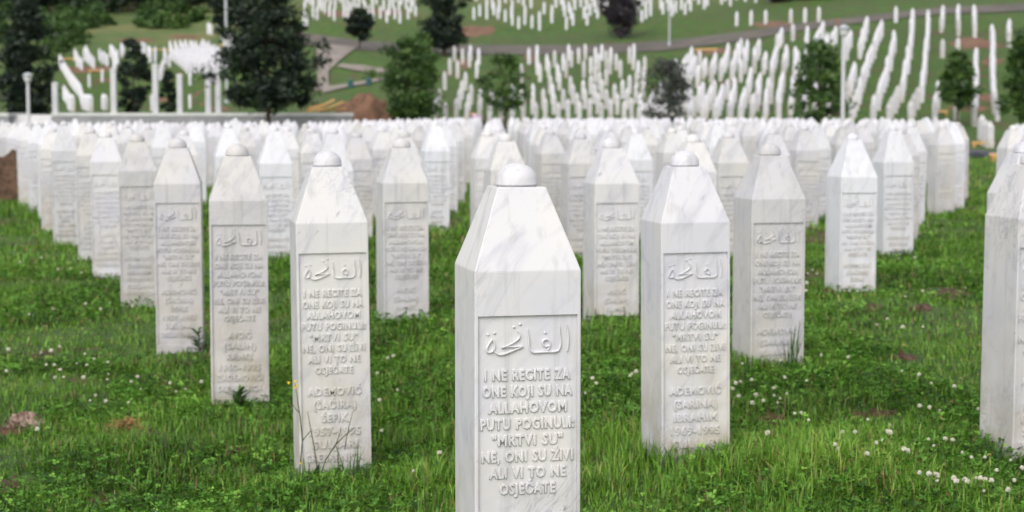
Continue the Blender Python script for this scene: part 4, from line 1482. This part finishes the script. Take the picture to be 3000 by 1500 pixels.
leaf_blade(bm, q6(300, 1290), q6(385, 1060, -.02), .018, .0)
leaf_blade(bm, q6(330, 1300), q6(300, 1130, -.05), .014, .0)
leaf_blade(bm, q6(360, 1300), q6(470, 1180, -.06), .014, .01)
bm_obj('leaf', bm, WEED_D, r, smooth=True)


def leafy(px, d_, label, hgt, spread, n, w, mat, seed, upright=.6, name='leafy_weed'):
    rr = random.Random(seed)
    x = (px - 1500) / F_PX * d_
    r_ = empty(name, (x, d_, gz(x, d_)))
    tag(r_, label, 'weed')
    bm = bmesh.new()
    tube(bm, [(0, 0, -.03), (.005, 0, hgt * .5), (0, .005, hgt * .9)], [.005, .004, .002], 6)
    bm_obj('stem', bm, M['stem'], r_, smooth=True)
    bm = bmesh.new()
    for k in range(n):
        a = rr.uniform(0, 6.28)
        z0 = hgt * (k / n) * upright
        L = spread * rr.uniform(.6, 1.1) * (1 - .45 * k / n)
        leaf_blade(bm, (0, 0, z0), (math.cos(a) * L, math.sin(a) * L, z0 + hgt * rr.uniform(.15, .45)), w * rr.uniform(.7, 1.2) * (1 - .4 * k / n), L * .25)
    bm_obj('leaves', bm, mat, r_, smooth=True)


leafy(693, 8.05, 'broad leafy weed at the foot of a clean marble headstone', .14, .085, 34, .017, WEED, 1, .75)
leafy(620, 8.1, 'dark low weed at the left corner of the leafy-footed headstone', .07, .14, 12, .025, WEED_D, 2, .4)
leafy(1830, 10.1, 'broad-leaved plant at the foot of an ochre-stained headstone right of the middle', .12, .19, 12, .038, WEED_D, 3, .3)
leafy(1745, 10.1, 'low broad-leaved plant, left of a taller one at the same headstone foot', .08, .15, 10, .034, WEED, 4, .3)
leafy(1930, 6.4, 'dark low weed at the left foot of the ochre-footed headstone', .07, .10, 14, .02, WEED_D, 5, .4)
leafy(2085, 6.42, 'thin grassy weed at the right foot of the ochre-footed headstone', .07, .09, 10, .010, WEED, 6, .4)
leafy(1230, 8.3, 'small broad-leaved plant in the grass left of the nearest headstone', .07, .09, 10, .022, WEED, 7, .4)
leafy(575, 10.1, 'dark tangled weed at the foot of the grey-stained headstone', .16, .13, 24, .012, WEED_D, 8, .8)


def tuft(px, d_, label, hgt, spread, n, mat, seed, w=.004):
    rr = random.Random(seed)
    x = (px - 1500) / F_PX * d_
    r_ = empty('grass_tuft', (x, d_, gz(x, d_)))
    tag(r_, label, 'grass tuft')
    bm = bmesh.new()
    for k in range(n):
        a = rr.uniform(0, 6.28)
        L = spread * rr.uniform(.1, 1)
        h = hgt * rr.uniform(.5, 1)
        b0 = Vector((rr.gauss(0, .02), rr.gauss(0, .02), 0))
        leaf_blade(bm, b0, b0 + Vector((math.cos(a) * L, math.sin(a) * L * .5, h)), w * rr.uniform(.6, 1.1), L * .3, 5)
    bm_obj('blades', bm, mat, r_, smooth=True)


tuft(2325, 8.18, 'tall dark grass tuft before the right side of an ochre-tinged headstone', .30, .09, 26, WEED_D, 1)
tuft(2930, 6.6, 'dark grass tuft at the foot of the headstone at the right edge', .17, .14, 34, WEED_D, 2)
tuft(870, 6.35, 'short tuft of grass at the left foot of the weed-fronted headstone', .14, .08, 18, WEED, 3)
tuft(1035, 6.38, 'grass tuft at the right foot of the weed-fronted headstone', .18, .12, 40, WEED, 4)
tuft(1960, 6.42, 'thin dark grass blades at the left front of the ochre-footed headstone', .16, .10, 9, WEED_D, 5)

# pinkish rock and a clump of dead grass in the lawn, left
bm = bmesh.new()
bmesh.ops.create_icosphere(bm, subdivisions=4, radius=1)
rr = np.random.default_rng(3)
ph = rr.uniform(0, 6, 9)
for v in bm.verts:
    n_ = v.co
    k = 1 + .16 * math.sin(3 * n_.x + ph[0]) * math.sin(2.6 * n_.y + ph[1]) + .10 * math.sin(6 * n_.z + ph[2] + 3 * n_.x) + .05 * math.sin(13 * n_.y + ph[3]) * math.sin(11 * n_.x)
    k += .05 * math.sin(23 * n_.x + 17 * n_.z + ph[4]) + .04 * math.sin(31 * n_.y + 19 * n_.z + ph[5]) + .03 * rr.normal()
    v.co = Vector((n_.x * .085 * k, n_.y * .07 * k, max(n_.z, -.5) * .062 * k))
P = hit(70, 1256)
o = bm_obj('rock', bm, M['rock'], None, P + Vector((0, 0, .012)), smooth=False)
tag(o, 'rough pinkish rock lying in the grass at the left edge', 'rock')
P = hit(372, 1290)
bm = bmesh.new()
rr = random.Random(9)
for k in range(230):
    a, L = rr.uniform(0, 6.28), rr.uniform(.02, .075)
    b0 = Vector((rr.gauss(0, .024), rr.gauss(0, .03), rr.uniform(0, .045)))
    leaf_blade(bm, b0, b0 + Vector((math.cos(a) * L, math.sin(a) * L, rr.uniform(.005, .05))), .0022, .02, 3)
tag(bm_obj('dead_grass_clump', bm, M['straw'], None, P + Vector((0, 0, .03))), 'small orange-brown clump of dead grass in the lawn at left', 'dead grass')
